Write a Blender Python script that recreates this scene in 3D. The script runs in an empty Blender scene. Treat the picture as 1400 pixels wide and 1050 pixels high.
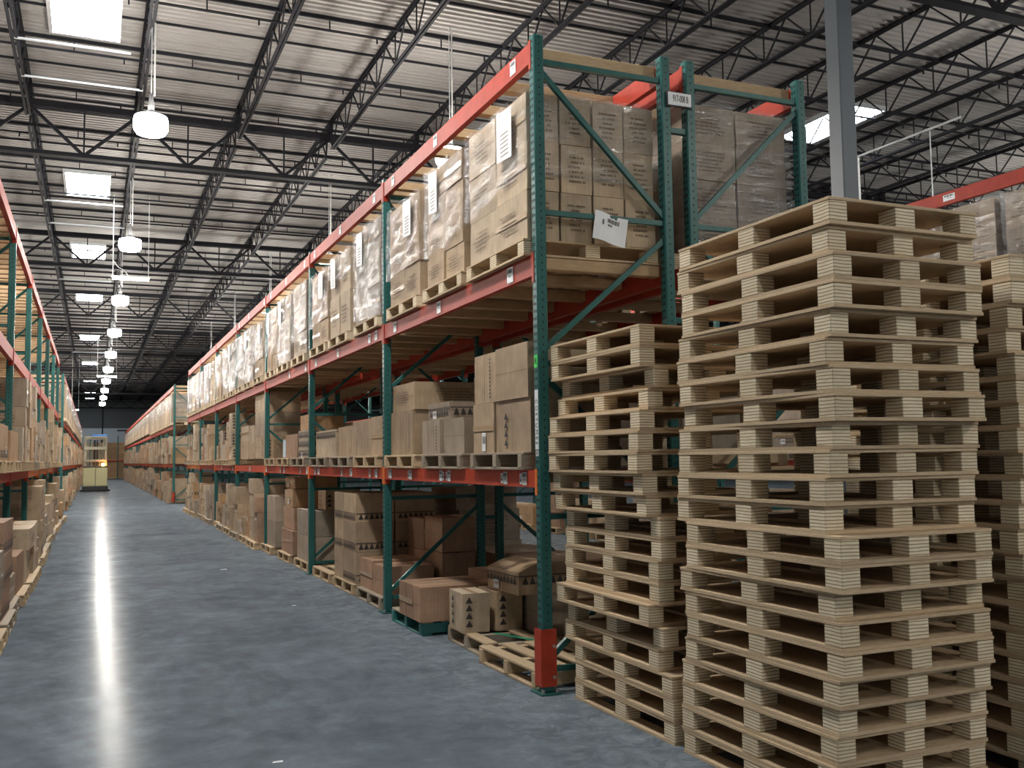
import bpy, math, random
from mathutils import Vector, Matrix
SC = bpy.context.scene
COL = SC.collection

# ------------------------------------------------------------------ camera, world, exposure
F_PX, PITCH, YAW, ROLL, EYE = 1325.851, 0.0754, 0.4077, -0.0139, 1.55
cyw, syw, cp, sp = math.cos(YAW), math.sin(YAW), math.cos(PITCH), math.sin(PITCH)
FW = Vector((syw*cp, cyw*cp, sp)); R0 = Vector((cyw, -syw, 0)); U0 = R0.cross(FW)
RT = math.cos(ROLL)*R0 + math.sin(ROLL)*U0
UP = -math.sin(ROLL)*R0 + math.cos(ROLL)*U0
cd = bpy.data.cameras.new('camera'); cam = bpy.data.objects.new('camera', cd); COL.objects.link(cam)
cd.sensor_width = 36.0; cd.lens = F_PX*36.0/1400.0; cd.clip_start = 0.05; cd.clip_end = 400
M = Matrix((RT, UP, -FW)).transposed().to_4x4(); M.translation = Vector((0, 0, EYE))
cam.matrix_world = M
SC.camera = cam

def project(x, y, z):
    d = Vector((x, y, z-EYE)); w = d.dot(FW)
    if w < 0.05: return None
    return (700+F_PX*d.dot(RT)/w, 525-F_PX*d.dot(UP)/w, w)

def in_view(pts, m=40):
    for p in pts:
        q = project(*p)
        if q and -m < q[0] < 1400+m and -m < q[1] < 1050+m: return True
    return False

world = bpy.data.worlds.new('world'); SC.world = world; world.use_nodes = True
world.node_tree.nodes['Background'].inputs[0].default_value = (0.55, 0.65, 0.8, 1)
world.node_tree.nodes['Background'].inputs[1].default_value = 0.05
SC.view_settings.view_transform = 'Standard'; SC.view_settings.look = 'None'
SC.view_settings.gamma = 1.0; SC.view_settings.use_curve_mapping = False
SC.view_settings.exposure = 0.14
LAMP = 265.0          # radiance of the high-bay lamps
SKYL = 20.0           # radiance of the skylight panels

# ------------------------------------------------------------------ dimensions taken from the photograph
XR, YR, BAY, WR = 2.73, 5.91, 3.754, 1.10         # right rack: aisle face, first post, bay, depth
XB = 3.965                                          # rack behind it
X3 = 8.64                                          # next rack across the second aisle
XL = -0.90                                         # left rack face
Z1, Z2, Z3, ZT = 1.46, 2.93, 4.42, 4.46            # beam tops and post top
ROOF = 8.80
GIRD = [-2.4, 9.2, 20.4, 32.0, 42.8, 54.6, 66.8, 79.0, 91.0, 103.0, 115.0]
ORD = ['first', 'second', 'third', 'fourth', 'fifth', 'sixth', 'seventh', 'eighth', 'ninth', 'tenth', 'eleventh', 'twelfth',
       'thirteenth', 'fourteenth', 'fifteenth', 'sixteenth', 'seventeenth', 'eighteenth', 'nineteenth', 'twentieth']
def ordw(i):
    if i < 20: return ORD[i]
    t = ['', '', 'twenty', 'thirty', 'forty', 'fifty', 'sixty', 'seventy', 'eighty', 'ninety'][(i+1)//10]; r = (i+1) % 10
    if r == 0: return t[:-1]+'ieth'
    return t+'-'+ORD[r-1]

# ------------------------------------------------------------------ materials
def new_mat(name, color=(.5, .5, .5), rough=.6, metal=0.0, spec=.5):
    m = bpy.data.materials.new(name); m.use_nodes = True
    b = m.node_tree.nodes['Principled BSDF']
    b.inputs['Base Color'].default_value = (*color, 1); b.inputs['Roughness'].default_value = rough
    b.inputs['Metallic'].default_value = metal; b.inputs['Specular IOR Level'].default_value = spec
    return m
def N(m, t, **kw):
    n = m.node_tree.nodes.new(t)
    for k, v in kw.items(): setattr(n, k, v)
    return n
def L(m, a, b): m.node_tree.links.new(a, b)
def ramp(m, fac, stops):
    r = N(m, 'ShaderNodeValToRGB'); e = r.color_ramp.elements
    e[0].position, e[0].color = stops[0][0], (*stops[0][1], 1)
    e[1].position, e[1].color = stops[-1][0], (*stops[-1][1], 1)
    for p, c in stops[1:-1]:
        x = e.new(p); x.color = (*c, 1)
    L(m, fac, r.inputs[0]); return r.outputs[0]
def coords(m, scale=(1, 1, 1), kind='Object', shift=False):
    tc = N(m, 'ShaderNodeTexCoord'); mp = N(m, 'ShaderNodeMapping'); mp.inputs['Scale'].default_value = scale
    if kind == 'Object' and shift:
        oi = N(m, 'ShaderNodeObjectInfo'); va = N(m, 'ShaderNodeVectorMath', operation='MULTIPLY_ADD'); cx = N(m, 'ShaderNodeCombineXYZ')
        for i in range(3): L(m, oi.outputs['Random'], cx.inputs[i])
        L(m, cx.outputs[0], va.inputs[0]); va.inputs[1].default_value = (3.1, 5.7, 4.3); L(m, tc.outputs[kind], va.inputs[2]); L(m, va.outputs[0], mp.inputs[0])
    else: L(m, tc.outputs[kind], mp.inputs[0])
    return mp.outputs[0]
def noise(m, vec, scale, detail=4, rough=.55, dist=0):
    n = N(m, 'ShaderNodeTexNoise'); n.inputs['Scale'].default_value = scale; n.inputs['Detail'].default_value = detail
    n.inputs['Roughness'].default_value = rough; n.inputs['Distortion'].default_value = dist
    L(m, vec, n.inputs['Vector']); return n.outputs['Fac']
def mul(m, a, b, mode='MULTIPLY', fac=1.0):
    x = N(m, 'ShaderNodeMix', data_type='RGBA', blend_type=mode); x.inputs[0].default_value = fac
    L(m, a, x.inputs[6]); L(m, b, x.inputs[7]); return x.outputs[2]
def bump(m, h, strength=.3, dist=.01):
    b = N(m, 'ShaderNodeBump'); b.inputs['Strength'].default_value = strength; b.inputs['Distance'].default_value = dist
    L(m, h, b.inputs['Height']); L(m, b.outputs[0], m.node_tree.nodes['Principled BSDF'].inputs['Normal'])
def rand_tone(m, lo, hi):
    oi = N(m, 'ShaderNodeObjectInfo'); return ramp(m, oi.outputs['Random'], [(0, lo), (1, hi)])
def base(m, c): L(m, c, m.node_tree.nodes['Principled BSDF'].inputs['Base Color'])

def card_mat(name, col):
    m = new_mat(name, col, .72, spec=.3)
    v = coords(m, (1, 1, 1), shift=True); n = noise(m, v, 5, 5, .6)
    dark = tuple(c*.80 for c in col); light = tuple(min(1, c*1.12) for c in col)
    c = ramp(m, n, [(.3, dark), (.7, light)])
    v2 = coords(m, (60, 60, 4)); f = noise(m, v2, 1, 2)
    c = mul(m, c, ramp(m, f, [(.3, (.9, .9, .9)), (.7, (1.05, 1.05, 1.05))]))
    c = mul(m, c, rand_tone(m, (.82, .82, .82), (1.12, 1.10, 1.06)))
    base(m, c); bump(m, noise(m, v, 9, 3), .25, .006)
    return m
CARD = [card_mat('kraft_cardboard', (.44, .325, .215)), card_mat('pale_cardboard', (.52, .41, .29)),
        card_mat('reddish_cardboard', (.40, .25, .165)), card_mat('grey_brown_cardboard', (.38, .31, .24)),
        card_mat('orange_brown_cardboard', (.45, .28, .15))]
CNAME = ['light brown', 'pale tan', 'reddish-brown', 'greyish-brown', 'orange-brown']
INK = new_mat('black_print_ink', (.035, .028, .025), .7)
INK2 = new_mat('faded_print_ink', (.15, .105, .07), .8)
SEAM = new_mat('carton_seam_shadow_gap', (.13, .085, .05), .9)
TAPE = new_mat('tan_packing_tape', (.50, .36, .22), .22)
PAPER = new_mat('white_paper', (.80, .82, .84), .55)
PAPERG = new_mat('grey_label_paper', (.55, .55, .53), .6)
BLUEP = new_mat('pale_blue_paper', (.52, .66, .78), .6)

def wood_mat(name, a, b, stripes=False, gscale=(1, 1, 1), tone=((.85, .85, .85), (1.1, 1.1, 1.1))):
    m = new_mat(name, a, .7, spec=.25)
    v = coords(m, gscale, shift=True); n = noise(m, v, 6, 6, .65, .4)
    c = ramp(m, n, [(.28, b), (.62, a)])
    if stripes:
        vv = coords(m, (1, 1, 1), shift=True); w = N(m, 'ShaderNodeTexWave', wave_type='BANDS', bands_direction='Z')
        w.inputs['Scale'].default_value = 21; w.inputs['Distortion'].default_value = 1.6; w.inputs['Detail'].default_value = 2
        w.inputs['Detail Scale'].default_value = .5; L(m, vv, w.inputs['Vector'])
        c = mul(m, c, ramp(m, w.outputs['Fac'], [(0, (.36, .28, .20)), (.22, (.85, .80, .73)), (.45, (1, 1, 1))]))
    c = mul(m, c, rand_tone(m, *tone)); base(m, c); bump(m, n, .3, .004)
    return m
PLY = wood_mat('new_plywood_deck', (.64, .49, .32), (.47, .33, .20), gscale=(3, 14, 40))
BLOCK = wood_mat('laminated_block_wood', (.84, .74, .56), (.70, .57, .39), True, gscale=(2, 2, 10), tone=((.86, .84, .80), (1.1, 1.1, 1.1)))
OLDW = wood_mat('weathered_pallet_wood', (.40, .33, .25), (.25, .20, .15), gscale=(2, 18, 10))
TANW = wood_mat('tan_pallet_wood', (.54, .41, .26), (.40, .29, .18), gscale=(2, 18, 10))
TIMB = wood_mat('planed_timber', (.56, .40, .24), (.43, .29, .17), gscale=(2, 24, 14))
GREENW = new_mat('teal_painted_wood', (.03, .17, .16), .6)
GSTRIPE = new_mat('green_painted_stripe', (.02, .25, .13), .6)

def metal_paint(name, col, rough=.38, wear=.25):
    m = new_mat(name, col, rough)
    v = coords(m); n = noise(m, v, 7, 6, .7)
    c = ramp(m, n, [(.25, tuple(x*(1-wear) for x in col)), (.6, col), (.82, tuple(min(1, x*1.25+.01) for x in col))])
    m.node_tree.nodes['Principled BSDF'].inputs['Specular IOR Level'].default_value = .25
    base(m, c); return m
GREEN = metal_paint('green_enamel_steel', (.028, .125, .115), .36)
DKHOLE = new_mat('upright_slot_dark', (.012, .014, .014), .9)
ORANGE = metal_paint('orange_enamel_beam', (.52, .060, .025), .50)
DUSTY = metal_paint('dusty_red_beam', (.40, .042, .022), .55)
BRIGHT = metal_paint('bright_orange_beam', (.80, .20, .04), .35)  # connector paint; on special beams an orange reflection put into the colour
GUARD = metal_paint('red_orange_guard', (.50, .055, .025), .5, .4)
STEEL = new_mat('dark_roof_steel', (.014, .014, .017), .8, spec=.12)
GALV = new_mat('galvanised_conduit', (.55, .58, .60), .35, .6)
BOLT = new_mat('bolt_metal', (.45, .43, .40), .4, .8)
DARKGREY = new_mat('dark_grey_rubber', (.03, .03, .032), .6)
COLUMN = new_mat('blue_grey_column_paint', (.085, .10, .115), .5)

# polished concrete
FLOOR = new_mat('polished_concrete', (.2, .22, .24), .3, spec=.5)
_v = coords(FLOOR, (1, 1, 1)); _n1 = noise(FLOOR, _v, .55, 6, .62, .3); _n2 = noise(FLOOR, _v, 3.5, 10, .72, .15)
_v3 = coords(FLOOR, (1.0, .6, 1)); _n3 = noise(FLOOR, _v3, 1.1, 8, .7, 1.5)
_c = ramp(FLOOR, _n1, [(.3, (.108, .128, .148)), (.7, (.148, .172, .194))])
_c = mul(FLOOR, _c, ramp(FLOOR, _n2, [(.32, (.84, .85, .86)), (.5, (1, 1, 1)), (.70, (1.30, 1.32, 1.35))]))
_c = mul(FLOOR, _c, ramp(FLOOR, _n3, [(.35, (.85, .86, .87)), (.65, (1.18, 1.18, 1.19))]))
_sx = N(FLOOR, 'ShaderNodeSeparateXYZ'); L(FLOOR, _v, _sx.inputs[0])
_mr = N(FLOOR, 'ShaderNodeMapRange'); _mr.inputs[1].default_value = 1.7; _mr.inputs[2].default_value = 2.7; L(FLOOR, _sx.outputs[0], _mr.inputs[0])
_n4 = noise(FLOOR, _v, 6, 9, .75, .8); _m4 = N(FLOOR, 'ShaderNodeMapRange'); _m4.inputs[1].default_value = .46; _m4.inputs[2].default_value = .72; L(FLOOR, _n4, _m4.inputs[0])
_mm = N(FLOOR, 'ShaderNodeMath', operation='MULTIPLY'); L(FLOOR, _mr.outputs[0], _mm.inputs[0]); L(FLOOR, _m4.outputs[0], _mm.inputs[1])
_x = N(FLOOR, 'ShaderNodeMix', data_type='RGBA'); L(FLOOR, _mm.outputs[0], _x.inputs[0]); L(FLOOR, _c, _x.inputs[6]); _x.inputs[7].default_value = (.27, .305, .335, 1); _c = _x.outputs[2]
base(FLOOR, _c)
_fp = FLOOR.node_tree.nodes['Principled BSDF']; _fp.inputs['Specular IOR Level'].default_value = 0.0; _fp.inputs['Roughness'].default_value = .9
_g = N(FLOOR, 'ShaderNodeBsdfGlossy'); _fr = N(FLOOR, 'ShaderNodeFresnel'); _fr.inputs[0].default_value = 1.36
_r = N(FLOOR, 'ShaderNodeMapRange'); _r.inputs[1].default_value = .3; _r.inputs[2].default_value = .7; _r.inputs[3].default_value = .11; _r.inputs[4].default_value = .24
L(FLOOR, _n2, _r.inputs[0]); L(FLOOR, _r.outputs[0], _g.inputs['Roughness'])
_m = N(FLOOR, 'ShaderNodeMath', operation='MULTIPLY'); _m.inputs[1].default_value = .13; L(FLOOR, _fr.outputs[0], _m.inputs[0])
_mx = N(FLOOR, 'ShaderNodeMixShader'); L(FLOOR, _m.outputs[0], _mx.inputs[0]); L(FLOOR, _fp.outputs[0], _mx.inputs[1]); L(FLOOR, _g.outputs[0], _mx.inputs[2])
_b = N(FLOOR, 'ShaderNodeBump'); _b.inputs['Strength'].default_value = .05; _b.inputs['Distance'].default_value = .004
L(FLOOR, _n2, _b.inputs['Height']); L(FLOOR, _b.outputs[0], _g.inputs['Normal'])
L(FLOOR, _mx.outputs[0], FLOOR.node_tree.nodes['Material Output'].inputs[0])

DECK = new_mat('painted_corrugated_deck', (.36, .33, .30), .6, spec=.3)
_v = coords(DECK); _n = noise(DECK, _v, .5, 4)
base(DECK, ramp(DECK, _n, [(.3, (.200, .190, .180)), (.7, (.235, .224, .212))]))
WALLM = new_mat('painted_concrete_wall', (.45, .50, .54), .8)
_v = coords(WALLM); _n = noise(WALLM, _v, .35, 4); base(WALLM, ramp(WALLM, _n, [(.3, (.48, .53, .57)), (.7, (.56, .61, .65))]))
WALLD = new_mat('dark_upper_wall', (.12, .125, .13), .85)

def emis(name, col, s):
    m = bpy.data.materials.new(name); m.use_nodes = True; nt = m.node_tree; nt.nodes.clear()
    e = nt.nodes.new('ShaderNodeEmission'); e.inputs[0].default_value = (*col, 1); e.inputs[1].default_value = s
    o = nt.nodes.new('ShaderNodeOutputMaterial'); nt.links.new(e.outputs[0], o.inputs[0]); return m
GLOW = emis('lamp_diffuser_glow', (1.0, .955, .88), LAMP)
TUBE = emis('fluorescent_tube_glow', (.9, .97, 1.0), 45)
SKY = emis('skylight_panel_glow', (.86, .94, 1.0), SKYL)
AMBER = emis('amber_beacon_glow', (1.0, .38, .08), 60)

# stretch film
WRAP = bpy.data.materials.new('clear_stretch_film'); WRAP.use_nodes = True
nt = WRAP.node_tree; nt.nodes.clear()
o_ = nt.nodes.new('ShaderNodeOutputMaterial'); tr = nt.nodes.new('ShaderNodeBsdfTransparent'); gl = nt.nodes.new('ShaderNodeBsdfGlossy')
gl.inputs['Roughness'].default_value = .17; gl.inputs['Color'].default_value = (1, 1, 1, 1); tr.inputs[0].default_value = (.93, .94, .96, 1)
mx = nt.nodes.new('ShaderNodeMixShader'); mx.inputs[0].default_value = .26
tc = nt.nodes.new('ShaderNodeTexCoord'); mp = nt.nodes.new('ShaderNodeMapping'); mp.inputs['Scale'].default_value = (1, 1, 4)
nz = nt.nodes.new('ShaderNodeTexNoise'); nz.inputs['Scale'].default_value = 6.5; nz.inputs['Detail'].default_value = 4; nz.inputs['Distortion'].default_value = 2.2
bp = nt.nodes.new('ShaderNodeBump'); bp.inputs['Strength'].default_value = 1.0; bp.inputs['Distance'].default_value = .026
nt.links.new(tc.outputs['Object'], mp.inputs[0]); nt.links.new(mp.outputs[0], nz.inputs['Vector']); nt.links.new(nz.outputs['Fac'], bp.inputs['Height'])
nt.links.new(bp.outputs[0], gl.inputs['Normal']); nz2 = nt.nodes.new('ShaderNodeTexNoise'); nz2.inputs['Scale'].default_value = 3.6; nz2.inputs['Detail'].default_value = 3; nt.links.new(mp.outputs[0], nz2.inputs['Vector'])
mr = nt.nodes.new('ShaderNodeMapRange'); mr.inputs[1].default_value = .40; mr.inputs[2].default_value = .66; mr.inputs[3].default_value = .04; mr.inputs[4].default_value = .28
nt.links.new(nz2.outputs['Fac'], mr.inputs[0]); nt.links.new(mr.outputs[0], mx.inputs[0])
nt.links.new(tr.outputs[0], mx.inputs[1]); nt.links.new(gl.outputs[0], mx.inputs[2]); nt.links.new(mx.outputs[0], o_.inputs[0])

# ------------------------------------------------------------------ mesh helpers
class MB:
    def __init__(s): s.v = []; s.f = []; s.mi = []; s.mats = []
    def m(s, mat):
        if mat not in s.mats: s.mats.append(mat)
        return s.mats.index(mat)
    def poly(s, pts, mat):
        i = len(s.v); s.v += [tuple(p) for p in pts]; s.f.append(tuple(range(i, i+len(pts)))); s.mi.append(s.m(mat))
    def hexa(s, p, mat, ends=True):       # p: 8 corners, bottom 4 (ccw from above) then top 4
        i = len(s.v); s.v += [tuple(q) for q in p]; k = s.m(mat)
        fs = [(0, 1, 5, 4), (1, 2, 6, 5), (2, 3, 7, 6), (3, 0, 4, 7)]
        if ends: fs += [(3, 2, 1, 0), (4, 5, 6, 7)]
        for f in fs: s.f.append(tuple(i+a for a in f)); s.mi.append(k)
    def box(s, x0, x1, y0, y1, z0, z1, mat):
        s.hexa([(x0, y0, z0), (x1, y0, z0), (x1, y1, z0), (x0, y1, z0), (x0, y0, z1), (x1, y0, z1), (x1, y1, z1), (x0, y1, z1)], mat)
    def bev(s, x0, x1, y0, y1, z0, z1, b, mat):   # box with chamfered vertical and top edges
        def ring(i, z): return [(x0+i+b, y0+i, z), (x1-i-b, y0+i, z), (x1-i, y0+i+b, z), (x1-i, y1-i-b, z), (x1-i-b, y1-i, z), (x0+i+b, y1-i, z), (x0+i, y1-i-b, z), (x0+i, y0+i+b, z)]
        rings = [ring(b, z0), ring(0, z0+b), ring(0, z1-b), ring(b, z1)]
        k = s.m(mat); i0 = len(s.v)
        for r in rings: s.v += r
        for a in range(3):
            for j in range(8):
                j2 = (j+1) % 8; s.f.append((i0+a*8+j, i0+a*8+j2, i0+a*8+8+j2, i0+a*8+8+j)); s.mi.append(k)
        s.f.append(tuple(i0+j for j in reversed(range(8)))); s.mi.append(k)
        s.f.append(tuple(i0+24+j for j in range(8))); s.mi.append(k)
    def bar(s, a, b, w, h, mat, up=(0, 0, 1)):    # rectangular bar from a to b
        a = Vector(a); b = Vector(b); d = (b-a).normalized(); u = Vector(up)
        if abs(d.dot(u)) > .98: u = Vector((0, 1, 0))
        x = d.cross(u).normalized()*w/2; y = x.cross(d).normalized()*h/2
        s.hexa([a-x-y, a+x-y, a+x+y, a-x+y, b-x-y, b+x-y, b+x+y, b-x+y], mat)
    def tube(s, a, b, r, mat, n=8):
        a = Vector(a); b = Vector(b); d = (b-a).normalized(); u = Vector((0, 0, 1)) if abs(d.z) < .95 else Vector((1, 0, 0))
        x = d.cross(u).normalized(); y = x.cross(d).normalized(); i = len(s.v); k = s.m(mat)
        for c in (a, b):
            for j in range(n):
                t = 2*math.pi*j/n; s.v.append(tuple(c+x*r*math.cos(t)+y*r*math.sin(t)))
        for j in range(n):
            j2 = (j+1) % n; s.f.append((i+j, i+j2, i+n+j2, i+n+j)); s.mi.append(k)
        s.f.append(tuple(i+j for j in reversed(range(n)))); s.mi.append(k)
        s.f.append(tuple(i+n+j for j in range(n))); s.mi.append(k)
    def lathe(s, prof, mat, n=16, c=(0, 0, 0)):   # prof: [(r, z)]
        i = len(s.v); k = s.m(mat)
        for r, z in prof:
            for j in range(n):
                t = 2*math.pi*j/n; s.v.append((c[0]+r*math.cos(t), c[1]+r*math.sin(t), c[2]+z))
        for a in range(len(prof)-1):
            for j in range(n):
                j2 = (j+1) % n; s.f.append((i+a*n+j, i+a*n+j2, i+a*n+n+j2, i+a*n+n+j)); s.mi.append(k)
        s.f.append(tuple(i+j for j in reversed(range(n)))); s.mi.append(k)
        s.f.append(tuple(i+(len(prof)-1)*n+j for j in range(n))); s.mi.append(k)
    def mesh(s, name):
        me = bpy.data.meshes.new(name); me.from_pydata(s.v, [], s.f)
        for m in s.mats: me.materials.append(m)
        me.polygons.foreach_set('material_index', s.mi); me.update(); return me

def obj(name, data, parent=None, loc=(0, 0, 0), rz=0.0):
    if isinstance(data, MB): data = data.mesh(name)
    o = bpy.data.objects.new(name, data); COL.objects.link(o); o.location = loc; o.rotation_euler = (0, 0, rz)
    if parent: o.parent = parent
    return o
def tag(o, label, cat, group=None):
    o['label'] = label; o['category'] = cat
    if group: o['group'] = group
    return o
def thing(name, label, cat, loc=(0, 0, 0), rz=0.0, group=None):
    return tag(obj(name, None, None, loc, rz), label, cat, group)
def struct(o): o['kind'] = 'structure'; return o

def text_mesh(name, s, size, mat, align='CENTER'):
    c = bpy.data.curves.new(name, 'FONT'); c.body = s; c.size = size; c.align_x = align; c.align_y = 'CENTER'; c.extrude = .0006
    t = bpy.data.objects.new(name, c); COL.objects.link(t)
    bpy.context.view_layer.update()
    me = bpy.data.meshes.new_from_object(t.evaluated_get(bpy.context.evaluated_depsgraph_get()))
    bpy.data.objects.remove(t); me.materials.clear(); me.materials.append(mat); me.name = name
    return me

# ------------------------------------------------------------------ setting
def build_setting():
    mb = MB(); mb.box(-16, 64, -14, 124, -.3, 0, FLOOR); struct(obj('floor', mb))
    # corrugated roof deck, ribs running across the building
    mb = MB(); pitch = .152; y = -14.0; k = mb.m(DECK); prof = []
    while y < 124:
        prof += [(y, ROOF+.04), (y+pitch*.42, ROOF+.04), (y+pitch*.5, ROOF), (y+pitch*.92, ROOF)]; y += pitch
    for (yy, z) in prof: mb.v += [(-16, yy, z), (64, yy, z)]
    for i in range(len(prof)-1): mb.f.append((2*i, 2*i+1, 2*i+3, 2*i+2)); mb.mi.append(k)
    mb.box(-16, 64, -14, 124, ROOF+.06, ROOF+.2, DECK)
    struct(obj('ceiling', mb))
    mb = MB(); mb.box(-16, 64, 123.5, 123.8, 0, 5.6, WALLM); mb.box(-16, 64, 123.5, 123.8, 5.6, ROOF+.2, WALLD); struct(obj('wall_back', mb))
    mb = MB(); mb.box(-16.3, -16, -14, 124, 0, ROOF+.2, WALLM); struct(obj('wall_left', mb))
    mb = MB(); mb.box(64, 64.3, -14, 124, 0, ROOF+.2, WALLM); struct(obj('wall_right', mb))
    mb = MB(); mb.box(-16, 64, -14.3, -14, 0, ROOF+.2, WALLM); struct(obj('wall_front', mb))
    # dark slots and a downpipe on the far wall
    for i, x in enumerate((-2.4, 3.2, 5.0)):
        mb = MB(); mb.box(x-.65, x+.65, 123.40, 123.5, 5.25, 5.42, DARKGREY)
        tag(obj('wall_vent', mb), 'narrow dark slot vent high on the far wall, %s from the left' % ORD[i], 'vent', 'slot vents on the far wall')
    mb = MB(); mb.tube((.95, 123.35, 0), (.95, 123.35, 8.6), .06, DARKGREY); mb.box(.8, 1.1, 123.2, 123.5, 3.9, 4.2, DARKGREY)
    tag(obj('wall_pipe', mb), 'dark vertical pipe running up the far wall behind the truck', 'pipe')
    # column
    c = thing('steel_column', 'blue-grey square steel column rising behind the tall pallet stack', 'column', (8.62, 9.32, 0))
    mb = MB(); mb.bev(-.12, .12, -.12, .12, .02, 7.42, .012, COLUMN); obj('shaft', mb, c)
    mb = MB(); mb.box(-.2, .2, -.2, .2, 0, .02, COLUMN); obj('base_plate', mb, c)
    mb = MB(); mb.box(-.2, .2, -.2, .2, 7.42, 7.45, COLUMN); obj('cap_plate', mb, c)

def build_roof():
    rnd = random.Random(5)
    # girders (across the building)
    for gi, gy in enumerate(GIRD[1:]):
        zt, zb = 8.56, 7.50
        g = thing('roof_girder', 'deep dark steel truss girder crossing the roof, %s from the camera' % ordw(gi), 'girder', (0, gy, 0), 0, 'roof girders')
        x0, x1 = -15.5, 60.0
        mb = MB(); mb.box(x0, x1, -.10, .10, zt-.02, zt, STEEL); mb.box(x0, x1, -.10, -.08, zt-.13, zt-.02, STEEL); mb.box(x0, x1, .08, .10, zt-.13, zt-.02, STEEL)
        mb.box(x0, x1, -.02, .02, zt-.13, zt-.02, STEEL); obj('top_chord', mb, g)
        mb = MB(); mb.box(x0, x1, -.09, .09, zb, zb+.015, STEEL); mb.box(x0, x1, -.02, -.008, zb+.015, zb+.10, STEEL); mb.box(x0, x1, .008, .02, zb+.015, zb+.10, STEEL); obj('bottom_chord', mb, g)
        mb = MB(); k = -9
        while .70+1.94*k < x1:
            a = .70+1.94*k
            if a > x0 and a+1.94 < x1:
                mid = a+.97
                mb.bar((a, 0, zt-.1), (mid, 0, zb+.06), .05, .06, STEEL); mb.bar((mid, 0, zb+.06), (a+1.94, 0, zt-.1), .05, .06, STEEL)
                mb.bar((mid, 0, zb+.05), (mid, 0, zt-.1), .03, .035, STEEL)
            k += 1
        obj('web', mb, g)
    # joists (along the aisle), one object per span
    data = {}
    def joist_meshes(Ln):
        key = round(Ln, 2)
        if key in data: return data[key]
        zt, zb = ROOF-.01, 8.15
        a = MB()
        for s in (-1, 1):
            a.box(s*.012 if s > 0 else -.055, .055 if s > 0 else -.012, .02, Ln-.02, zt-.008, zt, STEEL)
            a.box(min(s*.012, s*.02), max(s*.012, s*.02), .02, Ln-.02, zt-.06, zt-.008, STEEL)
        a.box(-.05, .05, .02, .16, 8.57, zt-.008, STEEL); a.box(-.05, .05, Ln-.16, Ln-.02, 8.57, zt-.008, STEEL)
        b = MB()
        for s in (-1, 1):
            b.box(min(s*.012, s*.055), max(s*.012, s*.055), .30, Ln-.30, zb, zb+.008, STEEL)
            b.box(min(s*.012, s*.02), max(s*.012, s*.02), .30, Ln-.30, zb+.008, zb+.055, STEEL)
        w = MB(); n = max(4, round(Ln/1.22)); p = (Ln-.6)/n
        w.bar((0, .15, zt-.05), (0, .3, zb+.03), .02, .03, STEEL, (1, 0, 0))
        w.bar((0, Ln-.15, zt-.05), (0, Ln-.3, zb+.03), .02, .03, STEEL, (1, 0, 0))
        for i in range(n):
            y0 = .3+i*p
            w.bar((0, y0, zb+.03), (0, y0+p/2, zt-.04), .024, .024, STEEL, (1, 0, 0)); w.bar((0, y0+p/2, zt-.04), (0, y0+p, zb+.03), .024, .024, STEEL, (1, 0, 0))
            w.bar((0, y0, zb+.03), (0, y0, zt-.04), .02, .02, STEEL, (1, 0, 0))
        data[key] = (a.mesh('joist_top_chord'), b.mesh('joist_bottom_chord'), w.mesh('joist_web')); return data[key]
    cnt = 0
    for bi in range(len(GIRD)-1):
        y0, y1 = GIRD[bi], GIRD[bi+1]
        for k in range(-4, 26):
            x = .70+1.94*k; pts = [(x, y0+(y1-y0)*t, z) for t in (0, .15, .3, .45, .6, .75, .9, 1) for z in (8.15, 8.8)]
            if not in_view(pts, 60): continue
            if x > 2.2+.62*y0 + 12 and bi > 3: continue
            if x < -3.5-y0*.08: continue
            cnt += 1
            side = 'in line with the lamps' if k == 0 else ('%s %s of the lamps' % (ordw(abs(k)-1), 'right' if k > 0 else 'left'))
            where = 'before the first girder' if bi == 0 else 'just past the %s girder' % ordw(bi-1)
            j = thing('roof_joist', 'dark open-web roof joist, %s, %s' % (side, where), 'joist', (x, y0, 0), 0, 'open-web joists under the roof deck')
            a, b, w = joist_meshes(y1-y0)
            obj('top_chord', a, j); obj('bottom_chord', b, j); obj('web', w, j)
    # purlins and sprinkler lines
    n = 0; y = 10.35
    pm = MB(); pm.box(-15.5, 60, -.02, .02, ROOF-.07, ROOF-.01, STEEL); pme = pm.mesh('purlin'); pt = MB(); pt.box(-15.5, 60, -.010, .010, ROOF-.045, ROOF-.005, STEEL); pmt = pt.mesh('purlin')
    sm = MB(); sm.tube((-15.5, 0, 8.60), (60, 0, 8.60), .022, STEEL, 6); xx = -14.0
    while xx < 58:
        sm.bar((xx, 0, 8.60), (xx, 0, 8.79), .02, .02, STEEL); sm.bar((xx+.8, 0, 8.50), (xx+.8, 0, 8.6), .025, .025, STEEL); xx += 1.94
    sme = sm.mesh('bridging_rail')
    y = 5.6; i = 0; n = 0; n2 = 0
    while y < 118:
        if min(abs(y-g) for g in GIRD) > .25:
            tag(obj('roof_purlin', pme if i % 2 == 0 else pmt, None, (0, y, 0)), 'thin dark purlin running crosswise under the deck, %s from the camera' % ordw(n), 'purlin', 'crosswise roof purlins'); n += 1
            if i % 2 == 0:
                tag(obj('sprinkler_pipe', sme, None, (0, y+.1, 0)), 'thin dark sprinkler pipe hung beside a purlin, %s from the camera' % ordw(n2), 'pipe', 'crosswise sprinkler pipes'); n2 += 1
        y += 1.21; i += 1

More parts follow.
